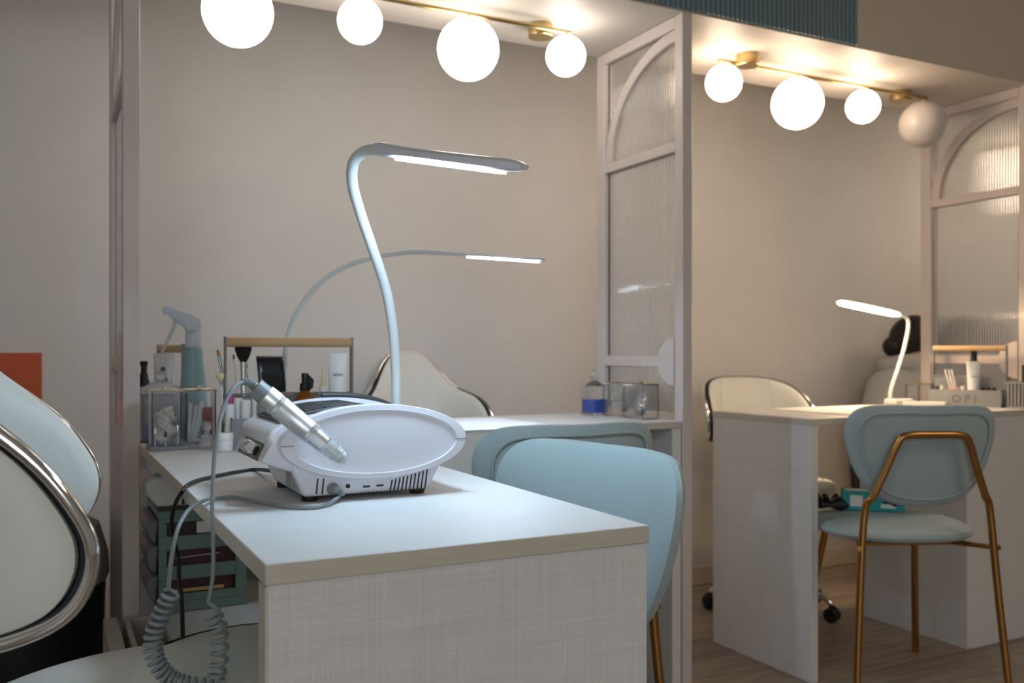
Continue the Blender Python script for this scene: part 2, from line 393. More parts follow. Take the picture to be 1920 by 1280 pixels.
# left bay counter with open cubby
t = thing('wall_counter', 'white laminate counter across the left bay with an open shelf at its left end', 'counter', (.87, 2.25, 0))
o = top_edges(.176, 1.558, 2.031, 2.462).build('countertop', 'desk', t, True, bevel=.0015); two_tone(o)
o = MB().box(1.528, 1.557, 2.034, 2.458, 0, .75-DT).build('end_panel', 'linen', t, True, bevel=.001)
MB().box(.176, 1.528, 2.445, 2.460, .10, .75-DT).build('back_panel', 'linen', t, True)
MB().box(.587, .605, 1.74, 2.445, 0, .75-DT-.0).build('divider', 'linen', t, True) if False else MB().box(.589, .606, 2.034, 2.445, 0, .75-DT).build('divider', 'linen', t, True)
MB().box(.212, .588, 1.74, 2.444, .384, .402).build('shelf', 'desk', t, True, bevel=.001)
MB().box(.30, .586, 1.76, 2.44, 0, .383).build('pedestal', 'linen', t, True, bevel=.001)
dr = MB().box(.105, .131, 1.735, 2.022, .12, .402).build('drawer_front', 'edge', t, True, bevel=.001)
q = MB(); q.box(.143, .152, 1.74, 2.018, .16, .400); q.box(.152, .298, 2.010, 2.018, .16, .400); q.box(.152, .298, 1.74, 1.748, .16, .400); q.box(.131, .143, 1.75, 2.01, .16, .30)
q.build('drawer_box', 'edge', dr, True)
MB().box(.152, .298, 1.749, 2.009, .16, .30).build('drawer_lining', 'greydrawer', dr, True)
p = at_z(275, 1171, .36)
tag(MB().lathe([(.0, 0), (.011, 0), (.011, .045), (.009, .05)], (p.x-.02, p.y, .311), axis=(1, .15, 0), seg=16).build('grey_dowel', 'cord'), 'short grey round rod lying in the open drawer at lower left', 'rod')
# right bay desk
t = thing('manicure_desk', 'white laminate manicure desk in the right bay, behind the blue chair with brass-coloured frame', 'desk', (2.5, 2.14, 0))
o = top_edges(1.934, 3.046, 1.930, 2.362).build('desktop', 'desk', t, True, bevel=.0015); two_tone(o)
o = MB().box(1.936, 1.964, 1.933, 2.36, 0, .75-DT).build('end_panel', 'linen', t, True, bevel=.001)
MB().box(2.60, 3.044, 1.932, 2.36, 0, .75-DT).build('pedestal', 'linen', t, True, bevel=.001)
# paper towels draped over the counter fronts
def drape(x0, x1, yb, yf, hang, label):
    b = MB()
    prof = [(yb, .7515), (yf+.01, .7515), (yf+.002, .7515), (yf-.004, .7495), (yf-.006, .742)]
    n = 8
    for i in range(1, n+1): prof.append((yf-.006-.004*math.sin(i/n*2.2), .742-hang*i/n))
    pr = crom([(0, p[0], p[1]) for p in prof], 4)
    def f(u, v):
        k = v*(len(pr)-1); i = min(int(k), len(pr)-2); q = pr[i].lerp(pr[i+1], k-i)
        dx = .004*math.sin(v*9+u*3) if q.z > .745 else 0
        wv = .003*math.sin(u*11)*max(0, (.742-q.z)/max(hang, .01)) 
        return (x0+(x1-x0)*u+dx*.3, q.y-abs(wv)*1.0, q.z)
    o = b.grid(24, len(pr), f).build('paper_towel', 'towel', solid=.0016); return tag(o, label, 'paper towel')
drape(.70, 1.168, 2.43, 2.030, .20, 'white paper towel hanging over the front of the left bay counter')
drape(2.14, 2.62, 2.345, 1.929, .05, 'white paper towel lying on the right bay desk under the warm lamp')
# ================================================================== WHITE TECHNICIAN CHAIRS
PEAK = [(0, .550), (.05, .545), (.09, .530), (.13, .505), (.17, .470), (.21, .425), (.25, .385), (.29, .345), (.34, .292), (.366, .247), (.376, .21), (.368, .175), (.345, .148), (.30, .13), (.24, .118), (.15, .105), (0, .10)]
WAVE = [(0, .495), (.05, .489), (.09, .465), (.13, .425), (.17, .385), (.21, .362), (.25, .350), (.29, .335), (.33, .305), (.36, .262), (.375, .21), (.368, .175), (.345, .148), (.30, .13), (.24, .118), (.15, .105), (0, .10)]
ROUND = [(0, .345), (.08, .343), (.16, .333), (.22, .315), (.27, .285), (.305, .25), (.325, .21), (.325, .17), (.31, .14), (.27, .118), (.20, .106), (.10, .10), (0, .10)]
def tech_chair(loc, face, seat_z, style, label, seat_off=.07, K=1.0):
    # face: direction the sitter looks (radians from +x). local frame: sitter looks to +x
    t = thing('swivel_chair', label, 'chair', (loc[0], loc[1], 0), face, 'white technician chairs')
    R = .243*K; hp = [(x_*K, z_) for x_, z_ in {'peak': PEAK, 'wave': WAVE, 'round': ROUND}[style]]
    outl = [Vector((x, z, 0)) for x, z in hp]+[Vector((-x, z, 0)) for x, z in hp[-2:0:-1]]
    outl = [(p.x, p.y) for p in crom(outl, 5, True)]
    def f(x, z, off, r=R):
        th = x/r; lean = (z-.1)*.18; rr = r-off
        return (-rr*math.cos(th)-lean*math.cos(th*.6), rr*math.sin(th), seat_z+z)
    c = (0, .22)
    MB().pad(outl, f, .030, .004, 9, c).build('backrest', 'cream', t)
    sh = [(x*1.0, z) for x, z in outl]
    MB().pad([(c[0]+(x-c[0])*.962, c[1]+(z-c[1])*.93) for x, z in sh], lambda x, z, o_: f(x, z, o_-.016), .004, .010, 7, c).build('back_shell', 'cream', t)
    pp = [f(x*.982, c[1]+(z-c[1])*.962, -.011) for x, z in sh]
    MB().tube(pp, .0066, 8, closed=True).build('piping', 'pipe', t)
    pc = [f(x*.995, c[1]+(z-c[1])*.985, -.020) for x, z in sh]
    MB().tube(pc, .0060, 10, closed=True).build('chrome_trim', 'chrome', t)
    for sgn in (-1, 1):
        sm = [f(sgn*xx, zz, .0295*(1-abs(.0))+.0015) for xx, zz in ((.13*K, .36), (.155*K, .30), (.165*K, .24), (.16*K, .18), (.14*K, .14))]
        MB().tube(crom(sm, 4), .0011, 6).build('seam', 'shell2', t)
    # seat
    zs = seat_z; coff = .11*K if style == 'peak' else .0
    def so(r1, r2, n=48):
        r1 *= K; r2 *= K; return [(r1*math.cos(2*PI*i/n)*(1+.03*math.cos(4*PI*i/n)), r2*math.sin(2*PI*i/n)) for i in range(n)]
    MB().pad(so(.245, .248), lambda x, y, o_: (seat_off+x, y, zs-.045+o_), .036, .03, 8, (0, 0), 3).build('seat', 'cream', t)
    MB().pad(so(.165, .205), lambda x, y, o_: (seat_off+coff+x, y+coff*.35, zs-.026+o_), .030, .005, 8, (0, 0), 2.4).build('seat_cushion', 'cream', t)
    MB().tube([(seat_off+coff+x*1.01, y*1.01+coff*.35, zs-.020) for x, y in so(.166, .206)], .0045, 8, closed=True).build('piping', 'pipe', t)
    br = crom([(seat_off-.05, 0, zs-.085), (-.15*K, 0, zs-.085), (-.235*K, 0, zs-.03), (-.262*K, 0, zs+.08), (-.268*K-.01, 0, zs+.17)], 5)
    MB().tube(br, .013, 10).build('back_bracket', 'chrome', t)
    cx = seat_off-.01
    MB().lathe([(.05, zs-.082), (.055, zs-.075), (.02, zs-.10), (.02, .20), (.03, .20), (.03, .10), (.045, .09), (.045, .06)][::-1], (cx, 0, 0), seg=24).build('gas_column', 'chrome', t)
    for k in range(5):
        an = 2*PI*k/5+.55; ca, sa = math.cos(an), math.sin(an)
        pth = crom([(cx+ca*r, sa*r, z) for r, z in ((.03, .098), (.10*K, .105), (.17*K, .095), (.225*K, .078), (.25*K, .062))], 5)
        lg = MB().tube(pth, [.015-.006*i/(len(pth)-1) for i in range(len(pth))], 10).build('base_leg', 'chrome', t)
        w_ = MB()
        for sd in (-.013, .013):
            cc = Vector((cx+ca*.255*K-sa*sd, sa*.255*K+ca*sd, .026))
            w_.lathe([(.0, -.008), (.022, -.008), (.0255, -.004), (.0255, .004), (.022, .008), (0, .008)], cc, axis=(-sa, ca, 0), seg=20)
        w_.box(cx+ca*.255*K-.008, cx+ca*.255*K+.008, sa*.255*K-.008, sa*.255*K+.008, .03, .058)
        w_.build('caster', 'black', lg)
    return t
tech_chair((.070, 1.125), math.radians(-3), .560, 'peak', 'big cream swivel chair with chrome rim in the left foreground, cut by the picture edge', .06)
tech_chair((1.107, 2.68), math.radians(-88), .452, 'wave', 'cream swivel chair with a peaked back between the left bay counter and the wall', .0, .82)
tech_chair((2.36, 2.54), math.radians(-100), .50, 'round', 'cream swivel chair with a rounded back behind the right bay desk', .0, .88)
# ================================================================== PALE BLUE CLIENT CHAIRS
def client_chair(loc, rz, label, tuck=False):
    # local: sitter looks to +y, origin on the floor below the seat centre
    t = thing('side_chair', label, 'chair', (loc[0], loc[1], 0), rz, 'pale blue side chairs')
    half = [(0, .800), (.10, .801), (.165, .795), (.196, .770), (.205, .735), (.200, .69), (.18, .63), (.145, .575), (.09, .538), (.0, .527)]
    outl = [Vector((x, z, 0)) for x, z in half]+[Vector((-x, z, 0)) for x, z in half[-2:0:-1]]
    outl = [(p.x, p.y) for p in crom(outl, 5, True)]; c = (0, .67)
    def f(x, z, off): return (x, -.205-(z-.53)*.16+1.1*x*x+off, z)
    MB().pad(outl, f, .024, .020, 9, c, 3.2).build('backrest', 'blue', t)
    MB().tube([f(x*.86, c[1]+(z-c[1])*.84, -.0185) for x, z in outl], .0032, 8, closed=True).build('piping', 'blue', t)
    n = 56
    so = []
    for i in range(n):
        an = 2*PI*i/n; cx, cy = math.cos(an), math.sin(an); q = (abs(cx)**2.5+abs(cy)**2.5)**(-1/2.5); so.append((.212*cx*q, .205*cy*q))
    MB().pad(so, lambda x, y, o_: (x, y+.0, .440+o_-.25*y*y*0), .031, .026, 8, (0, 0), 2.6).build('seat', 'blue', t)
    MB().box(-.12, .12, -.12, .12, .406, .4150).build('seat_frame', 'bronze', t, bevel=.002)
    # rear hoop = two rear legs and the bar behind the back
    def bk(z): return -.205-(z-.53)*.16-.036
    hoop = [(-.10, -.10, .012), (-.10, -.14, .30), (-.11, -.21, .50)] if tuck else [(-.205, -.27, .012), (-.185, -.245, .30), (-.168, -.235, .52)]
    hoop = hoop+[(-.168, -.235, .52)][1:]+[(-.150, bk(.56), .56), (-.118, bk(.64), .64), (-.096, bk(.70), .70), (-.075, bk(.722), .722), (0, bk(.725)-.0, .725)]
    hoop = hoop+[(-x, y, z) for x, y, z in hoop[-2::-1]]
    if tuck: hoop = [(x*.42, y, z) for x, y, z in hoop]
    MB().tube(crom(hoop, 5), .0098, 12).build('back_hoop', 'bronze', t)
    for s in (-1, 1):
        MB().tube([(s*.187 if not tuck else s*.045, -.246 if not tuck else -.19, .425), (s*.13, -.11, .412)], .007, 10).build('side_bracket', 'bronze', t)
        lg = MB().tube([(s*.135, .12, .412), (s*.185, .215, .0)], .0105, 12).build('leg', 'bronze', t)
        MB().lathe([(.0115, 0), (.0115, .012)], (s*(.042 if tuck else .205), -.10 if tuck else -.27, 0), seg=12).build('foot_cap', 'bronze', t)
    return t
def chair_from_back(bx, by, rz, label, tuck=False):
    off = .225; fx, fy = -math.sin(rz), math.cos(rz)
    return client_chair((bx+fx*off, by+fy*off), rz, label, tuck)
chair_from_back(.735, 1.165, math.radians(99), 'pale blue upholstered chair right of the near desk, brightly lit, its smooth front showing', True)
chair_from_back(.925, 1.545, math.radians(0), 'grey blue upholstered chair facing the left bay counter, only its piped rear top showing')
chair_from_back(2.08, 1.668, math.radians(-25), 'grey blue chair with copper gold tube frame before the right bay desk, seen from behind')
# ================================================================== NAIL DRILL MACHINE (foreground)
t = thing('nail_drill_machine', 'white nail drill and dust machine with oval side on the near desk', 'nail drill machine', (.378, 1.22, .75))
prof = [(.272, .790), (.256, .795), (.236, .803), (.247, .824), (.243, .832), (.249, .842), (.266, .851), (.295, .859), (.335, .8645), (.375, .8665), (.42, .864), (.46, .853), (.49, .838), (.502, .820), (.495, .805), (.478, .792)]
MB().prism(prof, lambda x, z: (x, 1.138, z), lambda x, z: (x, 1.318, z)).build('housing', 'shell', t, True, bevel=.004, bseg=3)
base = [(.288, .757), (.456, .757), (.478, .800), (.270, .800)]
MB().prism(base, lambda x, z: (x, 1.137, z), lambda x, z: (x, 1.305, z)).build('base', 'shell', t, True, bevel=.006, bseg=3)
ell = [(.379+.1245*math.cos(2*PI*i/72), .8245+.0475*math.sin(2*PI*i/72)) for i in range(72)]
def oval(yb, sg, m='shell'):
    V = MB(); c = Vector((.379, 0, .8245)); rings = [(1, .018), (1, .004), (.985, .0005), (.88, -.0005), (.868, .0025), (.85, .0028), (.6, .0012), (.3, .0004), (.01, 0)]
    vs = []; F = []; n = 72
    for s_, off in rings:
        for x, z in ell: vs.append((c.x+(x-c.x)*s_*(1 if s_ > .9 else 1), yb+off*sg, c.z+(z-c.z)*(s_ if s_ > .9 else s_*.965)))
    for i in range(len(rings)-1):
        for k in range(n): F.append((i*n+k, i*n+(k+1) % n, (i+1)*n+(k+1) % n, (i+1)*n+k))
    F.append(tuple(range(n))); F.append(tuple((len(rings)-1)*n+k for k in range(n)))
    V.add(vs, F); return V.build('oval_side_panel', m, t, True)
oval(1.120, 1); oval(1.338, -1)
# dark rear rim seen behind the top
ar = [(.379+.122*math.cos(PI*i/30), 1.341, .8255+.0500*math.sin(PI*i/30)) for i in range(4, 17)]
MB().tube(ar, .0042, 8).build('dark_rim', 'dark', t, True)
# seams
for x0, x1 in ((.2552, .272), (.487, .5035)):
    MB().tube([(x0, 1.1195, .8235), (x1, 1.1195, .8235)], .0004, 6).build('seam', 'dark', t, True)
# grille: frame following the top, with cross slats
def topz(x):
    P = [p for p in prof[4:14]]
    for i in range(len(P)-1):
        if P[i][0] <= x <= P[i+1][0]: k = (x-P[i][0])/(P[i+1][0]-P[i][0]); return P[i][1]+(P[i+1][1]-P[i][1])*k
    return .87
gx = [.264+(.378-.264)*i/16 for i in range(17)]
g = MB().grid(17, 2, lambda u, v: (.264+.114*u, 1.152+.146*v, topz(.264+.114*u)+.0008)).build('grille_backing', 'black', t, True)
q = MB()
for y in (1.154, 1.174, 1.194, 1.214, 1.234, 1.254, 1.274, 1.296): q.tube([(x, y, topz(x)+.002) for x in gx], .0009 if 1.16 < y < 1.29 else .0018, 6)
for i in range(0, 17, 1): q.tube([(gx[i], 1.153, topz(gx[i])+.002), (gx[i], 1.297, topz(gx[i])+.002)], .0007 if 0 < i < 16 else .0018, 6)
q.build('grille', 'grille', t, True)
# control panel facing the technician
cpn = Vector((-.021, 0, .011)).normalized()
e0 = Vector((.2475, 0, .8235)); e1 = Vector((.2362, 0, .8032)); up = (e0-e1)
def cp(y, v, off): p_ = e1+up*v+cpn*off; return Vector((p_.x, y, p_.z))
q = MB(); V = [cp(1.165, -.02, .001), cp(1.285, -.02, .001), cp(1.285, 1.02, .001), cp(1.165, 1.02, .001)]; q.add([v+cpn*.0006 for v in V]+[v-cpn*.002 for v in V], [(0, 1, 2, 3), (7, 6, 5, 4), (0, 4, 5, 1), (1, 5, 6, 2), (2, 6, 7, 3), (3, 7, 4, 0)])
cpl = q.build('control_panel', 'panelgrey', t, True)
def knob(y0, y1, v0, v1, off, name):
    q = MB(); V = [cp(y0, v0, 0), cp(y1, v0, 0), cp(y1, v1, 0), cp(y0, v1, 0)]
    q.add([v+cpn*off for v in V]+[v for v in V], [(0, 1, 2, 3), (7, 6, 5, 4), (0, 4, 5, 1), (1, 5, 6, 2), (2, 6, 7, 3), (3, 7, 4, 0)])
    return q.build(name, 'silver', t, True, bevel=.0022, bseg=3)
knob(1.258, 1.276, .2, .8, .006, 'power_button')
q = MB().lathe([(.0, -.016), (.0075, -.016), (.009, -.013), (.009, .013), (.0075, .016), (0, .016)], cp(1.228, .5, .003), axis=(0, 1, 0), seg=24); q.build('speed_wheel', 'silver', t, True)
MB().lathe([(.0, 0), (.006, 0), (.0065, .002), (.004, .0035), (0, .0035)], cp(1.185, .45, .002), axis=cpn, seg=20).build('headphone_jack', 'black', t, True)
# latch on the left lower side
MB().box(.2755, .284, 1.152, 1.182, .766, .797).build('side_latch', 'smoke', t, True, bevel=.002)
# feet
for fx, fy in ((.300, 1.155), (.445, 1.155), (.300, 1.29), (.445, 1.29)):
    MB().lathe([(.010, .7505), (.011, .754), (.011, .757)], (fx, fy, 0), seg=16).build('foot', 'black', t, True)
# vents, ports on the near lower face (small dark insets standing just proud of the face)
FB = 1.1365
def px(x, y): return at_b(x, y, FB)
def slot(p0, p1, w=.0010, name='vent_slot'):
    MB().tube([(p0.x, FB, p0.z), (p1.x, FB, p1.z)], w, 6).build(name, 'black', t, True)
for x in (594, 605): slot(px(x+2, 897), px(x-1, 926))
for k in range(10):
    x = 734+k*7.3; slot(px(x+1.5, 899-k*1.9-(k > 4)*(k-4)*.5), px(x-3, 921-k*.55))
for k in range(7): slot(px(676+k*7.8, 923-k*.6), px(676+k*7.8, 924.5-k*.6))
for x, y in ((687, 910), (712, 908)):
    a0 = px(x-8, y-4.5); a1 = px(x+8, y+4.5)
    MB().box(a0.x, a1.x, FB-.0006, FB+.001, a1.z, a0.z).build('usb_port', 'silver', t, True)
    MB().box(a0.x+.001, a1.x-.001, FB-.0010, FB-.0005, a1.z+.001, (a1.z+a0.z)/2+.0003).build('usb_slot', 'dark', t, True)
j = px(652, 911)
MB().lathe([(.0055, 0), (.0055, .0008), (.0045, .001)], (j.x, FB+.0006, j.z), axis=(0, -1, 0), seg=24).build('socket_ring', 'shell2', t, True)
MB().lathe([(.003, 0), (.003, .0012)], (j.x, FB+.0004, j.z), axis=(0, -1, 0), seg=20).build('power_socket', 'black', t, True)
# ---- handpiece with its coiled cord
H0 = at_b(497, 741, 1.112); H1 = at_b(648, 864, 1.098); ax = (H1-H0); L = ax.length; ax.normalize()
t = thing('drill_handpiece', 'silver nail drill handpiece leaning across the white machine', 'nail drill handpiece', tuple(H0))
r = .0140
def HP(prof, name, m): return MB().lathe([(rr, hh*L) for rr, hh in prof], H0, axis=ax, seg=36).build(name, m, t, True)
HP([(r*.97, 0), (r, .01), (r*1.02, .12), (r*.95, .125), (r*1.02, .13), (r*.95, .165), (r*1.02, .17), (r*1.02, .18), (r, .25), (r*.95, .52), (r*.98, .525), (r*.92, .555), (r*.98, .56), (r*.95, .585), (r*.88, .59), (r*.86, .72), (r*.80, .725), (r*.80, .73), (r*.86, .735), (r*.8, .745), (r*.5, .75)], 'metal_body', 'silver')
HP([(r*.80, .745), (r*.78, .80), (r*.70, .88), (r*.60, .93), (r*.46, .98), (r*.36, 1.0), (r*.2, 1.0)], 'clear_cap', 'capclear')
q = MB()
for k in range(5): hh = (.865+k*.022)*L; q.tube([H0+ax*hh+(ax.orthogonal().normalized()*math.cos(a_)+ax.cross(ax.orthogonal().normalized())*math.sin(a_))*(r*(.735-k*.045)) for a_ in [2*PI*i/24 for i in range(24)]], .0006, 6, closed=True)
q.build('tip_rings', 'silver', t, True)
HP([(r*.35, .74), (r*.35, .95), (r*.1, .97)], 'chuck', 'silver')
HP([(r*.88, -.12), (r*.86, -.05), (r*.9, .0)], 'end_sleeve', 'cord')
s0 = H0-ax*.12*L
# strain relief and cord path (one continuous cord back to the machine)
c1 = [s0, at_d(468, 717, 1.085), at_d(452, 717, 1.07), at_d(436, 730, 1.055), at_d(420, 762, 1.04), at_d(408, 810, 1.02), at_d(401, 870, 1.01), at_d(398, 950, 1.0), at_d(400, 1020, 1.0), at_d(399, 1080, 1.0), at_d(391, 1128, 1.0)]
q = MB(); pth = crom(c1[:4], 8)
for k in range(7):
    p_ = pth[2+k*2]; d_ = (pth[3+k*2]-pth[1+k*2]).normalized(); q.lathe([(.0052-.0003*k, -.0011), (.0058-.0003*k, 0), (.0052-.0003*k, .0011)], p_, axis=d_, seg=16)
q.build('strain_relief', 'cord', t, True)
def coil(path, r, turns, ph=0):
    P = crom(path, 24); n = len(P); out = []; T0 = None; u = None
    N = int(turns*16)
    for i in range(N+1):
        k = i/N*(n-1); j = min(int(k), n-2); c = P[j].lerp(P[j+1], k-j); T = (P[j+1]-P[j]).normalized()
        if u is None: u = T.cross(Vector((FV[0], FV[1], 0))).normalized()
        u = (u-T*u.dot(T)).normalized(); w_ = T.cross(u); an = 2*PI*turns*i/N+ph
        out.append(c+(u*math.cos(an)+w_*math.sin(an))*r)
    return out
cR = coil([at_d(399, 1150, 1.0), at_d(411, 1180, 1.0), at_d(412, 1230, 1.0), at_d(405, 1275, 1.0)], .0078, 7)
cB = coil([at_d(400, 1290, 1.0), at_d(350, 1284, 1.0), at_d(315, 1268, 1.0), at_d(292, 1235, 1.0), at_d(287, 1195, 1.0), at_d(303, 1150, 1.0), at_d(322, 1112, 1.0)], .0082, 21)
c2 = [at_d(316, 1104, 1.0), at_d(321, 1050, 1.0), at_d(332, 995, 1.01), at_d(352, 958, 1.04), at_d(378, 940, 1.08)]
e = at_z(405, 934, .7535); c2 += [e, at_z(440, 932, .7530), at_z(490, 941, .7530), at_z(545, 950, .7530), at_z(600, 949, .7530)]
plug = px(623, 916); c2 += [Vector((plug.x+.006, FB-.012, .7575)), Vector((plug.x+.0045, FB-.014, plug.z-.002))]
full = crom(c1, 10)+cR+crom([cR[-1], at_d(402, 1288, 1.0), cB[0]], 6)[1:-1]+cB+crom(c2, 10)
MB().tube(full, .0024, 8).build('coiled_cord', 'cord', t, True)
q = MB(); d_ = Vector((.25, -1, -.1)).normalized(); q.lathe([(.0075, 0), (.0078, .003), (.006, .010), (.0045, .014)], (plug.x, FB+.0005, plug.z), axis=(.2, -1, -.05), seg=20)
for k in range(5):
    an = k/4*1.2; q.lathe([(.0042-.0002*k, -.0008), (.0047-.0002*k, 0), (.0042-.0002*k, .0008)], (plug.x+.0035+.001*k, FB-.0145-.0012*math.sin(an), plug.z-.0016*k), axis=(.2, -1+.2*k, -.1-.3*k), seg=14)
q.build('plug', 'cord', t, True)
# black power cord
bc = [Vector((.292, 1.308, .770)), at_z(480, 880, .7535), at_z(440, 885, .7535), at_z(400, 893, .7535), at_z(372, 900, .7535), at_z(352, 909, .7537), at_a(341, 922, .167), at_a(329, 944, .165), at_a(322, 975, .163), at_a(326, 1010, .163), at_a(334, 1045, .165), at_a(336, 1085, .166), at_a(341, 1130, .167), at_a(343, 1200, .168), Vector((.19, 1.44, .3)), Vector((.20, 1.5, .02)), Vector((.24, 1.6, .006))]
tag(MB().tube(crom(bc, 8), .0030, 8).build('power_cord', 'black'), 'black power cord from the white machine, hanging off the near desk', 'cord')
# ================================================================== DESK LAMPS
def lamp(label, path, rad, head, led, basebox=None, ledm='led', tilt=0, wid=.036, hthick=.011, group='gooseneck desk lamps'):
    p0 = Vector(path[0]); t = thing('desk_lamp', label, 'lamp', (p0.x, p0.y, .75), 0, group)
    P = crom(path, 10); MB().tube(P, rad, 14).build('gooseneck', 'arm', t, True)
    if basebox: basebox(t)
    h0, h1 = Vector(head[0]), Vector(head[1]); d_ = (h1-h0); LL = d_.length; d_.normalize()
    side = d_.cross(Vector((0, 0, 1))).normalized(); up_ = side.cross(d_).normalized()
    if tilt: side, up_ = side*math.cos(tilt)+up_*math.sin(tilt), up_*math.cos(tilt)-side*math.sin(tilt)
    secs = [(0, .30, .9), (.03, .36, 1.1), (.10, .5, 1.0), (.25, .85, .85), (.45, 1, .8), (.75, 1, .85), (.88, .9, .9), (.96, .6, .7), (1, .42, .4)]
    V = []; n = 16; F = []
    for s_, wk, tk in secs:
        c = h0+d_*LL*s_
        for k in range(n):
            an = 2*PI*k/n; cx, cy = math.cos(an), math.sin(an); cx = math.copysign(abs(cx)**.8, cx); cy = math.copysign(abs(cy)**.7, cy)
            V.append(c+side*cx*wid/2*wk+up_*cy*hthick/2*tk)
    for i in range(len(secs)-1):
        for k in range(n): F.append((i*n+k, i*n+(k+1) % n, (i+1)*n+(k+1) % n, (i+1)*n+k))
    F.append(tuple(range(n))); F.append(tuple((len(secs)-1)*n+k for k in range(n)))
    hd = MB().add(V, F).build('lamp_head', 'shell', t, True)
    s0_, s1_ = led; q = MB(); out = []
    for i in range(20):
        an = 2*PI*i/20; sx_ = (s0_+s1_)/2+(s1_-s0_)/2*math.copysign(abs(math.cos(an))**.35, math.cos(an)); sy_ = wid*(.30 if abs(tilt) < .5 else .36)*math.copysign(abs(math.sin(an))**.6, math.sin(an)); out.append((sx_, sy_))
    q.prism(out, lambda x, y: h0+d_*LL*x+side*y-up_*(hthick*.42), lambda x, y: h0+d_*LL*x+side*y-up_*(hthick*.62))
    q.build('led_strip', ledm, t, True); return t
bL = 1.43
def base1(t): MB().lathe([(.0, .751), (.05, .751), (.052, .755), (.048, .768), (.014, .772), (.013, .785)], (at_b(742, 745, bL).x, bL, 0), seg=32).build('lamp_base', 'shell2', t, True)
pA = at_b(742, 745, bL); pA.z = .77
lamp('nearer gooseneck desk lamp behind the nail drill machine, arm bent in an S', [pA]+[at_d(x, y, d_) for x, y, d_ in ((743, 745, 1.50), (742, 690, 1.49), (737, 620, 1.46), (724, 545, 1.42), (700, 470, 1.37), (676, 400, 1.33), (661, 345, 1.29), (663, 305, 1.26), (684, 284, 1.24), (712, 280, 1.22))],
     .0079, (at_d(706, 279, 1.225), at_d(983, 313, 1.09)), (.16, .88), base1, tilt=-.13, wid=.046, hthick=.018)
b2 = 2.06
def base2(t): MB().lathe([(.0, .751), (.045, .751), (.047, .755), (.043, .768), (.014, .772), (.012, .785)], (at_b(536, 700, b2).x, b2+0, 0), seg=32).build('lamp_base', 'shell2', t, True)
pA = at_b(536, 700, b2); pA.z = .77
lamp('farther gooseneck desk lamp behind the wooden-handled caddy, arm in a wide arc', [pA]+[at_b(x, y, b2) for x, y in ((535, 690), (536, 660), (545, 615), (565, 575), (600, 530), (650, 498), (710, 480), (770, 472), (824, 473))],
     .0068, (at_b(820, 473, b2), at_b(1020, 487, b2)), (.27, .95), base2, ledm='led2', wid=.034, hthick=.012, tilt=-.13)
b3 = 2.33
def base3(t):
    c = at_z(1668, 757, .75)
    MB().box(c.x-.06, c.x+.05, b3-.03, b3+.025, .7505, .772).build('lamp_base', 'shell2', t, True, bevel=.006, bseg=3)
lamp('small gooseneck lamp glowing warm on the right bay desk', [at_b(x, y, b3) for x, y in ((1669, 748), (1672, 725), (1684, 690), (1696, 650), (1703, 615), (1701, 597), (1688, 590))],
     .0072, (at_b(1692, 590, b3), at_b(1568, 564, b3-.03)), (.06, .97), base3, ledm='ledwarm', tilt=-.5, wid=.036, hthick=.010)
# ================================================================== CADDIES
def caddy(c, rz, label, Ln=.258, Wd=.14, H=.22, txt=None):
    t = thing('wooden_handled_caddy', label, 'caddy', (c[0], c[1], .7505), rz, 'grey metal caddies with wooden handles')
    x0, x1, w2 = -Ln/2, Ln/2, Wd/2
    MB().box(x0+.004, x1-.004, -w2, w2, 0, .003).build('tray_floor', 'caddy', t)
    MB().box(x0+.004, x1-.004, -w2, -w2+.002, .003, .058).build('front_panel', 'caddy', t)
    q = MB().box(x0+.004, x1-.004, w2-.002, w2, .003, .10); q.box(x0+.004, x1-.004, -.004, -.002, .003, .10); q.build('back_panel', 'caddy', t)
    for sx in (x0+.004, x1-.006):
        q = MB(); n = 9
        for k in range(n): yy = -w2+Wd*(k+.2)/n; top = .058 if yy < -.008 else .10; q.box(sx, sx+.002, yy, yy+Wd/n*.55, .003, top)
        q.box(sx, sx+.002, -w2, w2, .0, .010); q.box(sx, sx+.002, 0, w2, .095, .102); q.box(sx, sx+.002, -w2, 0, .054, .06)
        q.build('slatted_end', 'caddy', t)
    for sx in (x0, x1):
        s = 1 if sx < 0 else -1
        MB().box(min(sx, sx+s*.004), max(sx, sx+s*.004), -.009, .009, 0, H).build('upright', 'caddy', t, bevel=.0012)
    MB().tube([(x0+.004, 0, H-.011), (x1-.004, 0, H-.011)], .0098, 20).build('handle', 'wood', t)
    MB().tube([(x0+.004, -w2*.3, .105), (x1-.004, -w2*.3, .105)], .0016, 8).build('crossbar', 'caddy', t)
    if txt: text('lettering', txt, .038, 'ink', t, Vector((0, -w2-.0006, .014)), Matrix.Rotation(PI/2, 3, 'X'), world=False)
    return t
CB = 1.905
cx = (at_b(421, 640, CB).x+at_b(660, 640, CB).x)/2
caddy((cx, CB), math.radians(-1.5), 'grey metal caddy with a light wooden handle on the far end of the near desk', at_b(660, 640, CB).x-at_b(421, 640, CB).x)
caddy((.268, 2.285), math.radians(98), 'grey metal caddy seen end on, beside the teal spray bottle', .22, .09, .208)
caddy((2.925, 2.165), math.radians(-68.9), 'grey metal caddy with orange-toned wooden handle on the right bay desk', .245, .12, .215, 'O P I')
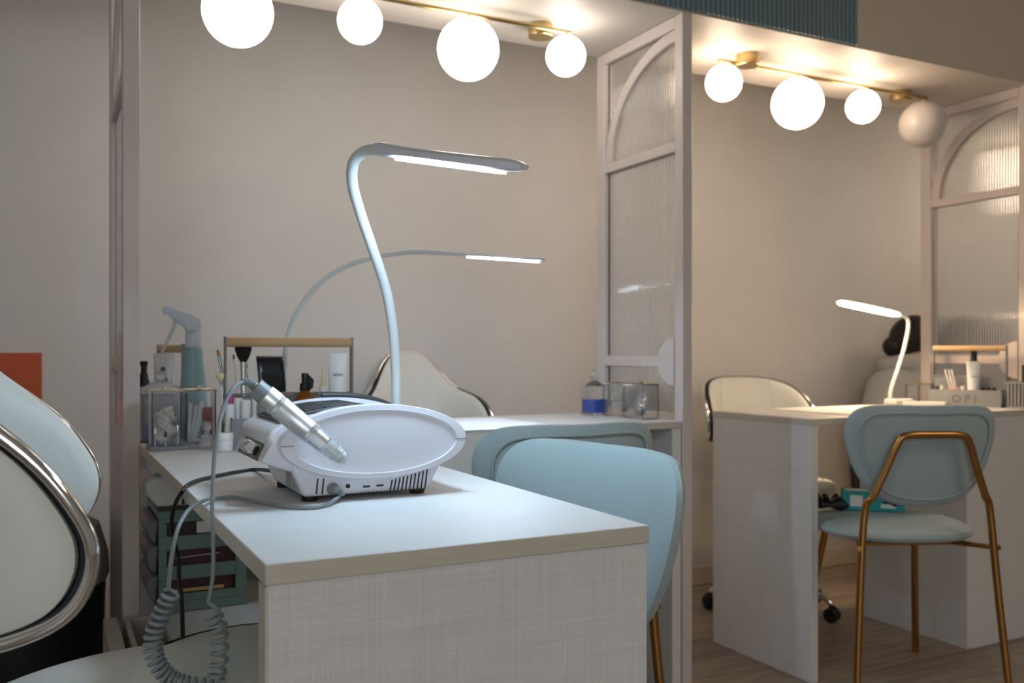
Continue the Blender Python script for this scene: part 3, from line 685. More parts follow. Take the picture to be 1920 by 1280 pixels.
# ---- caddy contents
def lathe_thing(name, label, cat, c, parts, group=None, seg=24, **k):
    t = thing(name, label, cat, c, 0, group)
    for pn, m, prof in parts: MB().lathe(prof, (0, 0, 0), seg=seg, **k).build(pn, m, t)
    return t
zc = .754
pol = ((431, 'white capped nail polish bottle at the left end of the caddy'), (447, 'white capped nail polish bottle, second from the left in the caddy'), (461, 'tallest white capped nail polish bottle in the front of the caddy'), (480, 'white capped nail polish bottle just left of the drill handpiece'), (492, 'clear capped nail polish bottle half behind the drill handpiece'))
tops = (757, 746, 749, 745, 752)
for i, (x, lb) in enumerate(pol):
    b = 1.865 if i in (0, 2, 4) else 1.885; p = at_b(x, tops[i], b); h = p.z-zc
    lathe_thing('nail_polish_bottle', lb, 'nail polish', (p.x, b, zc), [('bottle', 'label', [(.0, 0), (.0095, 0), (.0105, .003), (.0105, h*.45), (.007, h*.5)]), ('cap', 'tubew' if i < 4 else 'smoke', [(.0095, h*.48), (.0100, h*.55), (.0094, h-.002), (.007, h)])], 'nail polish bottles in the near caddy')
def brush(label, base, tip, rh, ferr, bristle, hw, hl, hm='silver', taper='round'):
    base, tip = Vector(base), Vector(tip); d_ = (tip-base); Lb = d_.length; d_.normalize()
    t = thing('cosmetic_brush', label, 'brush', tuple(base), 0, 'brushes in the near caddy')
    k = dict(parent=t, world=True)
    MB().lathe([(rh*.6, 0), (rh, Lb*.3), (rh*1.1, Lb*.55), (rh*.9, Lb-hl-ferr)], base, axis=d_, seg=12).build('handle', hm, **k)
    MB().lathe([(rh*.95, Lb-hl-ferr), (rh*1.15, Lb-hl)], base, axis=d_, seg=12).build('ferrule', 'silver', **k)
    MB().lathe([(rh*1.1, Lb-hl), (hw*.75, Lb-hl*.72), (hw, Lb-hl*.4), (hw*.95, Lb-hl*.18), (hw*.6, Lb-.002), (hw*.2, Lb)], base, axis=d_, seg=16).build('bristles', bristle, **k)
def gp(x, y, b): return at_b(x, y, b)
brush('large black powder brush under the caddy handle', (gp(458, 790, 1.94).x, 1.94, .757), (gp(456, 640, 1.94)), .0058, .04, 'bristle', .0170, .042)
brush('thin brush with an orange tip leaning out of the caddy', (gp(440, 760, 1.93).x, 1.93, .76), gp(408, 655, 1.91), .0030, .03, 'bristo', .0034, .013)
brush('cream sponge tipped applicator at the left of the caddy', (gp(428, 760, 1.90).x, 1.925, .76), gp(412, 698, 1.90), .0022, .008, 'bristc', .0085, .018, 'label')
brush('thin clear handled brush beside the powder brush', (gp(450, 770, 1.95).x, 1.952, .757), gp(438, 664, 1.95), .0018, .012, 'bristle', .0018, .010, 'clear')
brush('slim pinkish handled brush right of the powder brush', (gp(476, 780, 1.955).x, 1.955, .757), gp(462, 682, 1.955), .0022, .012, 'bristle', .002, .008, 'pinkl')
brush('slim tan brush leaning behind the drill cable', (gp(500, 790, 1.94).x, 1.945, .757), gp(466, 702, 1.94), .0025, .012, 'label', .0025, .008, 'wood')
# black curved tray standing in the caddy
def cur(u, v):
    x0_ = gp(491, 700, 1.95).x; x1_ = gp(541, 700, 1.95).x; z0_, z1_ = .757, .9305
    return (x0_+(x1_-x0_)*u-.010*(v), 1.972-.022*math.sin(v*PI*.8), z0_+(z1_-z0_)*v)
tag(MB().grid(8, 14, cur).build('curved_black_tray', mat('black_gloss', (.01, .012, .018), .16, coat=.5), solid=.003), 'glossy black curved tray standing upright in the caddy', 'tray')
p = gp(573, 745, 1.87)
lathe_thing('spray_bottle', 'small amber glass bottle with a black pump in the caddy', 'bottle', (p.x, 1.875, zc), [
    ('bottle', 'amber', [(.0, 0), (.0185, 0), (.0200, .004), (.0200, .086), (.0185, .094), (.0105, .103), (.009, .108)]),
    ('collar', 'black', [(.010, .106), (.0108, .108), (.0105, .121), (.008, .122)]),
    ('nozzle', 'black', [(.0070, .121), (.0073, .140), (.0065, .142)])])
o = MB().prism([(.006, .105), (.016, .112), (.0175, .128), (.011, .135), (.003, .142), (.003, .11)], lambda x, z: (x, -.004, z), lambda x, z: (x, .004, z)).build('trigger', 'black', bpy.data.objects['spray_bottle'])
def squeeze_tube(c, zb, h, w0, name, label, m='tubew', cap='tubew', rz=0, txt=None, ts=.008, tz=.5):
    t = thing(name, label, 'cosmetic tube', (c[0], c[1], zb), rz)
    MB().lathe([(w0*.42, 0), (w0*.43, .001), (w0*.42, .016), (w0*.40, .017)], seg=24).build('cap', cap, t)
    V = []; F = []; n = 28; R_ = 8
    for i in range(R_+1):
        k = i/R_; z = .017+(h-.017)*k; rx = w0*.40+(w0*.52-w0*.40)*k; ry = w0*.40*(1-k)+.0012
        for j in range(n): an = 2*PI*j/n; V.append((rx*math.cos(an), ry*math.sin(an), z))
    for i in range(R_):
        for j in range(n): F.append((i*n+j, i*n+(j+1) % n, (i+1)*n+(j+1) % n, (i+1)*n+j))
    F += [tuple(range(n))[::-1], tuple(R_*n+j for j in range(n))]
    MB().add(V, F).build('tube_body', m, t)
    if txt:
        ry = w0*.40*(1-tz)+.0012; text('lettering', txt, ts, 'ink', t, Vector((0, -ry-.0022, h*tz)), Matrix.Rotation(PI/2-.06, 3, 'X'), ext=.0002, world=False)
    return t
p = gp(634, 662, 1.875)
squeeze_tube((p.x, 1.875), zc, p.z-zc, .040, 'cream_tube', 'tall white cosmetic tube at the right end of the near caddy', rz=-.35, txt='leleo', ts=.011, tz=.74)
p = gp(607, 690, 1.93)
t = thing('glue_bottle', 'small cream bottle with yellow pointed nozzle left of the tall white tube', 'bottle', (p.x, 1.935, zc))
MB().lathe([(.0, 0), (.013, 0), (.013, .085), (.0085, .097), (.0085, .112)], seg=20).build('bottle', 'label', t)
MB().lathe([(.0055, .112), (.0045, .125), (.0015, p.z-zc)], seg=14).build('nozzle', 'bristc', t)
p = gp(548, 740, 1.90)
lathe_thing('pink_pot', 'small pale pink pot left of the amber bottle', 'pot', (p.x-.003, 1.925, zc), [('pot', 'pinkl', [(.0, 0), (.010, 0), (.011, .095), (.010, .102), (.0, .102)])])
p = gp(432, 745, 1.9)
lathe_thing('polish_bottle', 'nail polish bottle with a magenta cap behind the white capped ones', 'nail polish', (p.x+.003, 1.905, zc), [('bottle', 'pinkc', [(.0, 0), (.007, 0), (.0075, .05), (.006, .085), (.0045, .097), (0, .098)])])
# ================================================================== ITEMS LEFT END OF NEAR DESK
def acrylic_box(x0, x1, y0, y1, z0, z1, label, base=None, knob=False, name='acrylic_box'):
    t = thing(name, label, 'box', ((x0+x1)/2, (y0+y1)/2, z0)); k = dict(parent=t, world=True)
    w_ = .0022; q = MB()
    q.box(x0, x1, y0, y0+w_, z0+.003, z1); q.box(x0, x1, y1-w_, y1, z0+.003, z1); q.box(x0, x0+w_, y0+w_, y1-w_, z0+.003, z1); q.box(x1-w_, x1, y0+w_, y1-w_, z0+.003, z1); q.box(x0, x1, y0, y1, z0, z0+.003)
    q.build('box_walls', 'clear', **k)
    MB().box(x0-.001, x1+.001, y0-.001, y1+.001, z1, z1+.003).build('lid', 'clear', **k)
    q = MB(); q.tube([(x0-.001, y0-.001, z1+.0035), (x1+.001, y0-.001, z1+.0035), (x1+.001, y1+.001, z1+.0035), (x0-.001, y1+.001, z1+.0035)], .0013, 6, closed=True); q.build('rim', 'goldrim', **k)
    if base: MB().box(*base).build('base_plate', 'smoke', bevel=.001, **k)
    if knob: MB().box((x0+x1)/2-.005, (x0+x1)/2+.005, (y0+y1)/2-.005, (y0+y1)/2+.005, z1+.003, z1+.012).build('knob', 'goldrim', bevel=.001, **k)
    return t
acrylic_box(.183, .238, 1.885, 1.94, .758, .861, 'clear acrylic box of cotton pads, gold rimmed, at the left end of the near desk', (.179, .267, 1.872, 1.95, .7505, .7575), True)
q = MB()
for k in range(34):
    q.lathe([(.0, -.0015), (.010, -.0022), (.0125, 0), (.010, .0022), (0, .0015)], (.2105+random.uniform(-.011, .011), 1.912+random.uniform(-.011, .011), .772+.0016*k), axis=(random.uniform(-1, 1), random.uniform(-1, 1), random.uniform(-1, 1)), seg=10)
tag(q.build('cotton_pads', 'cotton'), 'loose heap of white cotton pads inside the gold rimmed acrylic box', 'cotton pads')['kind'] = 'stuff'
for x, y, h, lb in ((291, 840, .036, 'silver nail drill bit upright at the left of the acrylic base'), (310, 842, .028, 'short dark nail drill bit in the middle of the acrylic base'), (333, 838, .040, 'silver nail drill bit upright at the right of the acrylic base')):
    p = at_z(x, 835, .758); p.y = 1.8785; p.x = at_b(x, 835, 1.8785).x
    t = thing('drill_bit', lb, 'drill bit', (p.x, p.y, .758), 0, 'nail drill bits by the acrylic box')
    MB().lathe([(.0012, 0), (.0012, h*.6)], seg=10).build('shank', 'chrome', t)
    MB().lathe([(.0012, h*.6), (.0028, h*.65), (.0030, h*.9), (.0015, h)], seg=12).build('bit_head', 'dark' if 'dark' in lb else 'silver', t)
acrylic_box(.2555, .314, 1.955, 2.012, .7505, .858, 'second gold rimmed acrylic box, with white sticks and a red packet', None, True)
for k, (x, ln, tx, ty) in enumerate(((.262, .08, .05, .1), (.268, .075, .12, -.1), (.274, .085, .20, .1), (.270, .07, .45, .1), (.266, .082, .30, .05))):
    c0 = Vector((x, 1.968+.004*k, .755)); d_ = Vector((tx, ty*.3, 1)).normalized()
    u_ = Vector((1, 0, 0)); u_ = (u_-d_*u_.dot(d_)).normalized(); n_ = d_.cross(u_); q = MB(); V = []
    for s_ in (0, ln):
        for a_, b_ in ((-1, -1), (1, -1), (1, 1), (-1, 1)): V.append(c0+d_*s_+u_*a_*.0035+n_*b_*.0008)
    q.add(V, [(0, 3, 2, 1), (4, 5, 6, 7), (0, 1, 5, 4), (1, 2, 6, 5), (2, 3, 7, 6), (3, 0, 4, 7)])
    tag(q.build('nail_file', 'label'), 'white nail file leaning in the second acrylic box, one of a bundle', 'nail file', 'white nail files in the second acrylic box')
tag(MB().box(.290, .310, 1.975, 2.0, .7545, .825).build('red_packet', 'red', bevel=.002), 'dark red patterned packet inside the second acrylic box', 'packet')
def facet_prof(t, w_, h, m='cut', name='bottle_body'):
    return MB().lathe([(.0, 0), (w_*.9, 0), (w_, .003), (w_, h*.9), (w_*.9, h), (w_*.3, h+.004)], seg=8).build(name, m, t, smooth=False)
p = at_b(388, 830, 1.875); t = thing('faceted_bottle', 'small faceted glass bottle between the acrylic box and the white pot', 'bottle', (p.x, 1.875, .7505))
MB().lathe([(.0, 0), (.0165, 0), (.0175, .004), (.013, .022), (.006, .030), (.006, .036), (.009, .038), (.0095, .048), (.007, .052), (.0, .053)], seg=8).build('bottle_body', 'cut', t, smooth=False)
p = at_b(419, 840, 1.84)
lathe_thing('cream_jar', 'small round white cream jar at the foot of the near caddy', 'jar', (p.x-.002, 1.815, .7505), [('jar', 'tubew', [(.0, 0), (.0145, 0), (.0155, .002), (.0155, .019), (.0148, .020)]), ('lid', 'tubew', [(.0158, .0205), (.0163, .022), (.0163, .032), (.0150, .034), (0, .034)])])
# cut glass canister with blue liquid
t = thing('glass_canister', 'cut glass canister with pointed lid and some blue liquid beside the left post', 'canister', (.221, 2.087, .7505)); k_ = dict(parent=t)
MB().lathe([(.037, 0), (.041, .004), (.041, .098), (.036, .10), (.036, .096), (.037, .01)], square=6, seg=32).build('canister_body', 'cut', **k_)
MB().lathe([(.0, .006), (.034, .006), (.034, .036), (0, .036)], square=6, seg=32).build('blue_liquid', 'liquid', **k_)
MB().lathe([(.043, .101), (.043, .110), (.040, .113), (.012, .126), (.008, .13), (.011, .136), (.011, .142), (.004, .147)], square=5, seg=32).build('pointed_lid', 'cut', **k_)
# teal spray bottle
sp = at_b(361, 700, 2.125); sx_, sb = .2925, 2.125
t = thing('trigger_spray_bottle', 'teal translucent trigger spray bottle at the left end of the desk', 'spray bottle', (sx_, sb, .7505))
MB().lathe([(.0, 0), (.030, 0), (.032, .004), (.031, .06), (.026, .13), (.0205, .175), (.0195, .195), (.0150, .200)], seg=32).build('bottle', 'spray', t)
MB().lathe([(.0165, .199), (.0170, .205), (.0165, .232), (.014, .238)], seg=24).build('collar', 'spraytop', t)
hd = [(-.064, .286), (-.060, .270), (-.050, .272), (-.046, .262), (-.020, .245), (-.014, .232), (.014, .232), (.017, .250), (.012, .264), (-.006, .274), (-.040, .284), (-.052, .290)]
MB().prism(hd, lambda x, z: (x, -.009, z), lambda x, z: (x, .009, z)).build('spray_head', 'spraytop', t, bevel=.003)
tr = [(-.048, .268), (-.040, .268), (-.050, .235), (-.064, .205), (-.078, .175), (-.082, .177), (-.068, .210), (-.056, .240)]
MB().prism(tr, lambda x, z: (x+.01, -.005, z), lambda x, z: (x+.01, .005, z)).build('trigger', 'spraytop', t, bevel=.0015)
p = at_b(308, 662, 2.225); o = squeeze_tube((p.x, 2.225), .756, p.z-.756, .046, 'cream_tube', 'white hand cream tube with a grey printed figure behind the pointed glass lid', rz=-.4)
q = MB(); h_ = p.z-.756
q.lathe([(0, 0), (.006, 0), (.006, .0004)], (0, -.0085, h_*.80), axis=(0, -1, .06), seg=20); q.lathe([(0, 0), (.0105, 0), (.0105, .0004)], (0, -.0105, h_*.66), axis=(0, -1, .06), seg=20); q.lathe([(0, 0), (.008, 0), (.008, .0004)], (0, -.0130, h_*.50), axis=(0, -1, .06), seg=20)
q.build('printed_figure', mat('grey_blue_print', (.20, .22, .26), .5, mottle=.5, mscale=90), o)
p = at_b(268, 680, 2.20)
lathe_thing('pump_bottle', 'slim black pump bottle beside the left partition post', 'bottle', (.199, 2.215, .7505), [('bottle', 'black', [(.0, 0), (.0115, 0), (.012, .002), (.012, .125), (.009, .13), (.009, .140), (.0065, .142), (.0065, .158)]), ('pump_head', 'black', [(.008, .158), (.0085, .160), (.0085, .168), (.005, .169)])])
# ================================================================== UNDER THE NEAR DESK
t = thing('drawer_tower', 'small teal three drawer plastic tower on the shelf under the near desk', 'drawer unit', (.30, 2.11, .4025))
q = MB(); X0, X1, Y0, Y1, Z0, Z1 = .208, .384, 2.0, 2.22, .4025, .614
q.box(X0, X1, Y0, Y1, Z0, Z0+.02); q.box(X0-.002, X1+.002, Y0-.002, Y1+.002, Z1-.016, Z1); q.box(X0+.153, X1, Y0, Y1, Z0+.02, Z1-.016)
wz = [(.440, .469), (.498, .530), (.560, .588)]
zz = [Z0+.02]+[v for pr_ in wz for v in pr_]+[Z1-.016]
for i in range(0, len(zz), 2): q.box(X0, X0+.153, Y0, Y0+.004, zz[i], zz[i+1])
[q.box(X0, X0+.016, Y0, Y0+.004, a_, b_) for a_, b_ in wz]; q.box(X0, X0+.004, Y0+.004, Y0+.0099, Z0+.02, Z1-.016); q.box(X0, X0+.153, Y1-.004, Y1, Z0+.02, Z1-.016)
q.build('tower_case', 'teal', t, True, bevel=.0015)
cnt = ('maroon', 'maroon', 'window'); names = ['brown packets', 'maroon packets', 'dark clutter']
for i, (z0, z1) in enumerate(((.424, .480), (.484, .542), (.546, .594))):
    out = [(0, 0), (.006, -.035), (.022, -.042), (.044, -.040), (.053, 0)]
    d = MB().prism([(-dx, z0+min(h, z1-z0)) for h, dx in [(a_, -b_) for a_, b_ in [(0, -.004), (.010, -.016), (.03, -.021), (z1-z0-.004, -.016), (z1-z0, -.0)]]], lambda x, z: (X0+x*1.0 if False else X0-abs(x), Y0+.010, z), lambda x, z: (X0-abs(x), Y1-.01, z)).build('drawer', 'smoke', t, True, bevel=.003)
    MB().box(X0+.018, X0+.150, Y0+.008, Y1-.01, z0+.004, z1-.004).build('drawer_contents', cnt[i], d, True)
    if i == 1: MB().tube([(X0+.03, Y0+.004, .514), (X0+.12, Y0+.004, .517)], .0015, 6).build('metal_tool', 'silver', d, True)
    if i == 0: MB().box(X0+.03, X0+.13, Y0+.0045, Y0+.006, .442, .449).build('wooden_stick', 'wood', d, True)
    if i == 2: MB().box(X0+.075, X0+.115, Y0+.0045, Y0+.006, .562, .586).build('white_packet', 'label', d, True)
# second white machine on the tower
t = thing('nail_dust_machine', 'white vented nail machine on top of the teal drawer tower', 'nail machine', (.28, 2.1, .6145))
pr_ = [(.205, .6225), (.375, .6225), (.392, .648), (.392, .676), (.375, .684), (.198, .684), (.183, .672), (.183, .652)]
MB().prism(pr_, lambda x, z: (x, 1.992, z), lambda x, z: (x, 2.21, z)).build('housing', 'shell2', t, True, bevel=.006, bseg=3)
MB().box(.205, .375, 1.99, 2.20, .6150, .6225).build('base_feet', 'dark', t, True)
for k in range(11): MB().box(.252+k*.0115, .257+k*.0115, 1.9905, 1.9935, .626, .641).build('vent_slot', 'black', t, True)
MB().box(.22, .34, 2.02, 2.16, .684, .700).build('top_tray', 'dark', t, True, bevel=.003)
MB().box(.195, .222, 2.03, 2.12, .684, .712).build('side_hump', 'shell2', t, True, bevel=.006)
# bin, yellow box
t = thing('waste_bin', 'black waste bin with pale liner behind the foreground chair', 'bin', (-.045, 2.25, 0))
MB().lathe([(.0, 0), (.15, 0), (.155, .01), (.168, .455), (.166, .465), (.10, .465)], seg=40).build('bin_body', 'bin', t)
MB().lathe([(.171, .44), (.175, .452), (.172, .50), (.155, .56), (.11, .585), (0, .59)], seg=40).build('bin_liner', 'binlid', t)
tag(MB().box(-.40, -.195, 1.48, 1.66, 0, .445).build('yellow_box', 'yellow', bevel=.004), 'yellow plastic box on the floor at the lower left edge', 'box')
o = tag(MB().box(-.30, at_b(78, 700, WB).x, WB-.012, WB-.001, .70, .938).build('orange_board', 'orange', bevel=.001), 'plain orange board on the back wall behind the foreground chair', 'board')
# ================================================================== LEFT BAY COUNTER, RIGHT END
t = thing('glass_decanter', 'diamond cut glass decanter half full of blue liquid on the left bay counter', 'decanter', (1.492, 2.375, .7505))
def diamond(r, h0, h1, sq=6):
    V = MB(); n = 48; m_ = 28; F = []; P = []
    for j in range(m_+1):
        for k in range(n):
            an = 2*PI*k/n; cx_, cy_ = math.cos(an), math.sin(an); q_ = (abs(cx_)**sq+abs(cy_)**sq)**(-1/sq)
            pt = .0012*abs(math.sin(k*PI/4+j*PI/4))+.0012*abs(math.sin(k*PI/4-j*PI/4)); rr = r*q_+pt; P.append((rr*cx_, rr*cy_, h0+(h1-h0)*j/m_))
    for j in range(m_):
        for k in range(n): F.append((j*n+k, j*n+(k+1) % n, (j+1)*n+(k+1) % n, (j+1)*n+k))
    F += [tuple(range(n))[::-1], tuple(m_*n+k for k in range(n))]
    return V.add(P, F)
diamond(.031, 0, .088).build('decanter_body', mat('clear_cut_glass', (.93, .95, .98), .05, trans=.97, ior=1.25), t, smooth=False)
MB().lathe([(.0, .006), (.0285, .006), (.0285, .047), (0, .047)], square=6, seg=32).build('blue_liquid', 'liquid', t)
MB().lathe([(.028, .088), (.020, .096), (.010, .102), (.009, .108), (.014, .110), (.014, .114), (.006, .117), (.010, .124), (.006, .136), (.001, .142)], seg=8).build('stopper', 'cut', t, smooth=False)
acrylic_box(1.492, 1.548, 2.125, 2.215, .7505, .845, 'clear acrylic box with crumpled silver foil at the right end of the left bay counter', None, True)
acrylic_box(1.492, 1.548, 2.222, 2.325, .7505, .845, 'clear acrylic box with white cotton beside the blue decanter', None, False)
q = MB()
for k in range(16): q.sphere((1.52+random.uniform(-.011, .011), 2.272+random.uniform(-.034, .034), .768+random.uniform(0, .045)), .0125, 12, 8, (1, 1, .8))
tag(q.build('cotton_balls', 'cotton'), 'white cotton filling the acrylic box next to the blue decanter', 'cotton balls')['kind'] = 'stuff'
tag(MB().pad([(.026*math.cos(2*PI*i/20), .036*math.sin(2*PI*i/20)) for i in range(20)], lambda x, z, o_: (1.520+o_+.006*math.sin(z*90), 2.168+x+.003*math.sin(z*120), .794+z), .013, .013, 6, (0, 0)).build('foil_packet', 'foil'), 'crumpled silver foil packet inside the right acrylic box', 'foil packet')
# ================================================================== RIGHT BAY DESK ITEMS
RZ = math.radians(-68.9); cc = Vector((2.925, 2.165, .754))
def inc(x, y): return (cc.x+x*math.cos(RZ)-y*math.sin(RZ), cc.y+x*math.sin(RZ)+y*math.cos(RZ), .754)
o = squeeze_tube(inc(.022, -.030)[:2], .79, .118, .046, 'cream_tube', 'white cream tube with magenta cap in the right bay caddy', cap='pinkc', rz=math.radians(-35))
MB().box(-.011, .011, -.0128, -.0122, .064, .067).build('small_print', 'caddy', o)
MB().lathe([(.024, -.035), (.025, -.033), (.025, -.008), (.021, -.006), (.0, -.006)], seg=24).build('jar_below', 'pinkc', o) if False else None
lathe_thing('tall_bottle', 'tall slim black bottle behind the white tube in the right bay caddy', 'bottle', inc(.008, .028), [('bottle', 'black', [(.0, 0), (.015, 0), (.016, .003), (.016, .15), (.009, .16)]), ('cap', 'black', [(.0105, .158), (.0105, .190), (0, .191)])])
lathe_thing('cream_pot', 'magenta lidded pot under the white tube in the right bay caddy', 'pot', inc(.022, -.030), [('pot', 'label', [(.0, 0), (.020, 0), (.021, .020)]), ('lid', 'pinkc', [(.023, .020), (.023, .034), (.021, .0355), (0, .0355)])])
lathe_thing('pink_cup', 'pale pink cup of white sticks in the right bay caddy', 'cup', inc(-.035, -.030), [('cup', 'pinkl', [(.0, 0), (.019, 0), (.022, .062), (.020, .062), (.017, .004)])])
for k, (dx, tx) in enumerate(((-.006, -.22), (.002, -.16), (.008, -.10))):
    bse = Vector(inc(-.035+dx, -.030)); tp = bse+Vector((tx*.10*1.0, .02, .125)); bse.z += .008
    tag(MB().tube([bse, tp], .0028, 8).build('wooden_stick', 'label'), 'white manicure stick standing in the pale pink cup, one of three', 'stick', 'white sticks in the pink cup')
for k, (x, m, lb) in enumerate(((-.095, 'black', 'black capped nail polish at the far end of the right bay caddy'), (-.078, 'tubew', 'white capped nail polish near the far end of the right bay caddy'), (-.008, 'tubew', 'white capped nail polish between the pink cup and the magenta pot'), (.056, 'black', 'black capped nail polish right of the magenta pot'), (.074, 'black', 'second black capped nail polish right of the magenta pot'), (.092, 'black', 'black capped nail polish at the near end of the right bay caddy'))):
    h = .068 if m == 'tubew' else .064; cpos = inc(x, -.044)
    lathe_thing('nail_polish_bottle', lb, 'nail polish', cpos, [('bottle', 'maroon' if m == 'black' else 'label', [(.0, 0), (.0085, 0), (.009, .030), (.005, .034)]), ('cap', m, [(.0065, .034), (.0068, .036), (.0062, h), (0, h)])], 'nail polish bottles in the right bay caddy')
t = thing('slatted_basket', 'dark grey slatted basket at the right edge of the right bay desk', 'basket', (3.0, 2.0, .7505)); q = MB()
for k in range(9): q.box(2.925+k*.0128, 2.925+k*.0128+.007, 1.945, 1.948, .756, .835)
for k in range(6): q.box(2.925, 2.928, 1.95+k*.013, 1.95+k*.013+.007, .756, .835)
q.box(2.925, 3.040, 1.945, 1.948, .7505, .757); q.box(2.925, 3.040, 1.945, 1.948, .833, .840); q.box(2.925, 2.928, 1.945, 2.03, .7505, .757); q.box(2.925, 2.928, 1.945, 2.03, .833, .840)
q.box(3.037, 3.040, 1.948, 2.03, .7505, .84); q.box(2.928, 3.037, 2.027, 2.03, .7505, .84)
q.build('basket_slats', 'caddy', t, True); MB().box(2.929, 3.036, 1.949, 2.026, .7505, .7535).build('basket_floor', 'caddy', t, True)
p = at_b(1902, 700, 1.99)
tag(MB().box(2.985, 3.010, 1.965, 2.010, .754, .9375-3.12*.0132).build('black_packet', 'black', bevel=.002), 'small black packet standing in the dark slatted basket', 'packet')
p = at_z(1748, 757, .75)
t = thing('manicure_tray', 'white shallow tray beside the warm lamp on the right bay desk', 'tray', (2.795, 2.245, .7505), math.radians(-60))
q = MB().box(-.07, .07, -.026, .026, 0, .004); q.box(-.07, .07, -.026, -.023, .004, .014); q.box(-.07, .07, .023, .026, .004, .014); q.box(-.07, -.067, -.026, .026, .004, .014); q.box(.067, .07, -.026, .026, .004, .014); q.build('tray_body', 'shell2', t, bevel=.0012)
acrylic_box(2.80, 2.87, 2.275, 2.33, .7505, .822, 'small clear acrylic box behind the right bay caddy', None, True)
# glove box and gloves on the rear-facing chair seat
g0 = at_z(1640, 955, .472)
t = thing('glove_box', 'turquoise glove carton on the seat of the copper framed chair', 'box', (g0.x+.0, g0.y+.01, .4725), math.radians(-42))
MB().box(-.085, .085, -.04, .04, 0, .055).build('carton', 'boxteal', t, bevel=.0015)
MB().box(-.065, -.030, -.0406, -.040, .012, .045).build('white_label', 'label', t)
MB().box(.02, .062, -.0406, -.040, .010, .021).build('white_label', 'label', t)
MB().prism([(.018, .046), (.032, .048), (.050, .036), (.066, .020), (.060, .014), (.044, .022), (.026, .024), (.030, .034)], lambda x, z: (x, -.0408, z), lambda x, z: (x, -.040, z)).build('printed_glove', 'black', t)
MB().box(-.075, .02, -.02, .02, .055, .0556).build('opening_flap', 'label', t)
p = at_z(1562, 950, .478)
t = thing('rubber_glove', 'crumpled black rubber glove on the seat beside the turquoise carton', 'glove', (p.x, p.y, .473), math.radians(-30))
MB().pad([(x*.9, y) for x, y in crom2([(-.055, -.02), (-.03, -.03), (.03, -.025), (.055, -.015), (.05, .01), (.02, .025), (-.03, .03), (-.055, .012)])] if False else [(.055*math.cos(2*PI*i/24), .028*math.sin(2*PI*i/24)*(1+.3*math.sin(i))) for i in range(24)], lambda x, y, o_: (x, y, .010+o_*(1+.5*math.sin(x*90))), .018, .0095, 6, (0, 0)).build('palm', 'glove', t)
for k, (x, y, x2, y2, z2) in enumerate(((-.03, .01, -.055, .015, .045), (-.015, .0, -.03, -.01, .042), (.03, .0, .075, -.012, .012), (.03, .012, .07, .012, .010), (.0, .01, .02, .03, .035))):
    MB().tube(crom([(x, y, .012), ((x+x2)/2, (y+y2)/2, .014+z2*.45), (x2, y2, z2)], 4), [.010, .010, .0095, .009, .009, .0085, .008, .0075, .006], 8).build('glove_finger', 'glove', t)
# ================================================================== PERSON (bent forward, seen from behind)
def skin_mesh(name, verts, edges, radii, m, parent=None, root=0, sub=2):
    me = bpy.data.meshes.new(name); me.from_pydata(verts, edges, []); o = bpy.data.objects.new(name, me); COL.objects.link(o)
    s = o.modifiers.new('skin', 'SKIN'); s.use_smooth_shade = True
    for i, r_ in enumerate(radii):
        v = me.skin_vertices[0].data[i]; v.radius = r_ if hasattr(r_, '__len__') else (r_, r_); v.use_root = (i == root)
    q = o.modifiers.new('sub', 'SUBSURF'); q.levels = sub; q.render_levels = sub
    me.materials.append(M[m])
    if parent is not None: o.parent = parent
    return o
PX, PYY = 3.22, 2.735
t = thing('person', 'person with dark hair in a pale grey shirt, bent forward behind the right partition', 'person', (PX, PYY, 0))
# body local coords: faces +x, sitting, hunched
bv = [(0, 0, .52), (.0, 0, .62), (.03, 0, .74), (.08, -.01, .83), (.14, -.01, .885), (.18, .04, .925),          # pelvis, waist, ribs, chest, shoulders, neck
      (.16, -.13, .87), (.32, -.16, .73), (.50, -.10, .74), (.16, .12, .845), (.34, .15, .72), (.50, .09, .74),  # arms
      (.05, -.10, .49), (.40, -.11, .50), (.42, -.11, .12), (.05, .10, .49), (.40, .10, .50), (.42, .10, .12), (.54, -.11, .05), (.54, .10, .05), (.40, -.11, .05), (.40, .10, .05),
      (.20, .05, .96)]
be = [(0, 1), (1, 2), (2, 3), (3, 4), (4, 5), (4, 6), (6, 7), (7, 8), (4, 9), (9, 10), (10, 11), (0, 12), (12, 13), (13, 14), (0, 15), (15, 16), (16, 17), (14, 20), (20, 18), (17, 21), (21, 19), (5, 22)]
br = [.08, .07, .07, .07, .06, .05, .062, .045, .032, .062, .045, .032, .085, .062, .045, .085, .062, .045, .03, .03, .04, .04, .048]
skin_mesh('body', bv, be, br, 'skin', t)
sv = [bv[i] for i in (0, 1, 2, 3, 4, 6, 7, 9, 10)]; se = [(0, 1), (1, 2), (2, 3), (3, 4), (4, 5), (5, 6), (4, 7), (7, 8)]
skin_mesh('shirt', [(x, y, z) for x, y, z in sv], se, [.15, .15, (.15, .17), (.145, .18), (.11, .16), .085, .064, .085, .064], 'shirt', t)
tv = [(0, 0, .50), (.05, -.10, .485), (.40, -.11, .50), (.42, -.11, .14), (.05, .10, .485), (.40, .10, .50), (.42, .10, .14)]
skin_mesh('trousers', tv, [(0, 1), (1, 2), (2, 3), (0, 4), (4, 5), (5, 6)], [.14, .10, .075, .06, .10, .075, .06], 'trouser', t)
hc = Vector((.205, .055, .985))
MB().sphere(hc, .095, 24, 16, (1.1, .85, 1.0)).build('head', 'skin', t)
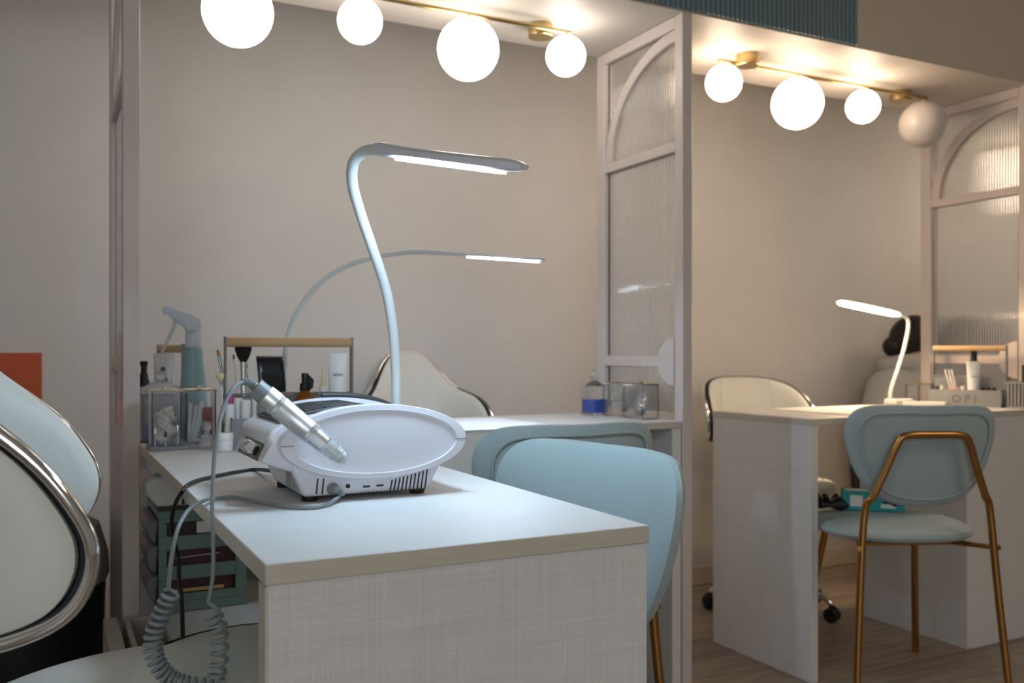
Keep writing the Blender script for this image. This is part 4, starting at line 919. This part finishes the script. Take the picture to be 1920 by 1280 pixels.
hm = MB().sphere(hc+Vector((-.015, 0, .012)), .108, 24, 16, (1.1, .92, 1.0)); hm.sphere(hc+Vector((-.10, .03, -.02)), .05, 16, 10, (1.1, 1.1, 1)); hm.sphere(hc+Vector((-.06, .0, -.06)), .07, 16, 10)
hm.build('hair', 'hair', t)
for s in (-1, 1):
    MB().sphere(hc+Vector((.100, s*.032, -.004)), .011, 10, 8).build('eye', 'label', t)
    MB().sphere(hc+Vector((.01, s*.083, -.012)), .02, 10, 8, (.8, .35, 1.2)).build('ear', 'skin', t)
    hx = Vector((.53, -.105 if s < 0 else .095, .745))
    hand = MB().pad([(.035*math.cos(2*PI*i/14), .026*math.sin(2*PI*i/14)) for i in range(14)], lambda x, y, o_: (hx.x+.02+x, hx.y+y, hx.z+o_-.005), .012, .012, 5, (0, 0)); hand.build('palm', 'skin', t)
    for f_ in range(4):
        yy = -.021+.014*f_; ln = (.055, .065, .060, .048)[f_]
        MB().tube(crom([(hx.x+.045, hx.y+yy, hx.z-.004), (hx.x+.045+ln*.5, hx.y+yy*1.1, hx.z-.002), (hx.x+.045+ln, hx.y+yy*1.1, hx.z-.018)], 3), [.008, .008, .0078, .0075, .0072, .007, .006], 8).build('finger', 'skin', t)
    MB().tube(crom([(hx.x+.0, hx.y-s*.018, hx.z-.003), (hx.x+.03, hx.y-s*.04, hx.z-.006), (hx.x+.055, hx.y-s*.042, hx.z-.014)], 3), [.010, .0095, .009, .009, .0085, .008, .0065], 8).build('thumb', 'skin', t)
MB().sphere(hc+Vector((.112, 0, -.022)), .014, 10, 8, (1, .8, 1.3)).build('nose', 'skin', t)
MB().sphere(hc+Vector((.098, 0, -.052)), .016, 10, 8, (.5, 1.3, .4)).build('mouth', 'pinkl', t)
t = thing('round_stool', 'low black round stool under the bent person', 'stool', (PX-.0, PYY, 0))
MB().lathe([(.0, .36), (.15, .36), (.16, .37), (.16, .395), (.15, .405), (0, .408)], seg=32).build('seat', 'black', t)
MB().lathe([(.14, 0), (.14, .02), (.03, .03), (.02, .05), (.02, .36)], seg=24).build('pedestal', 'chrome', t)
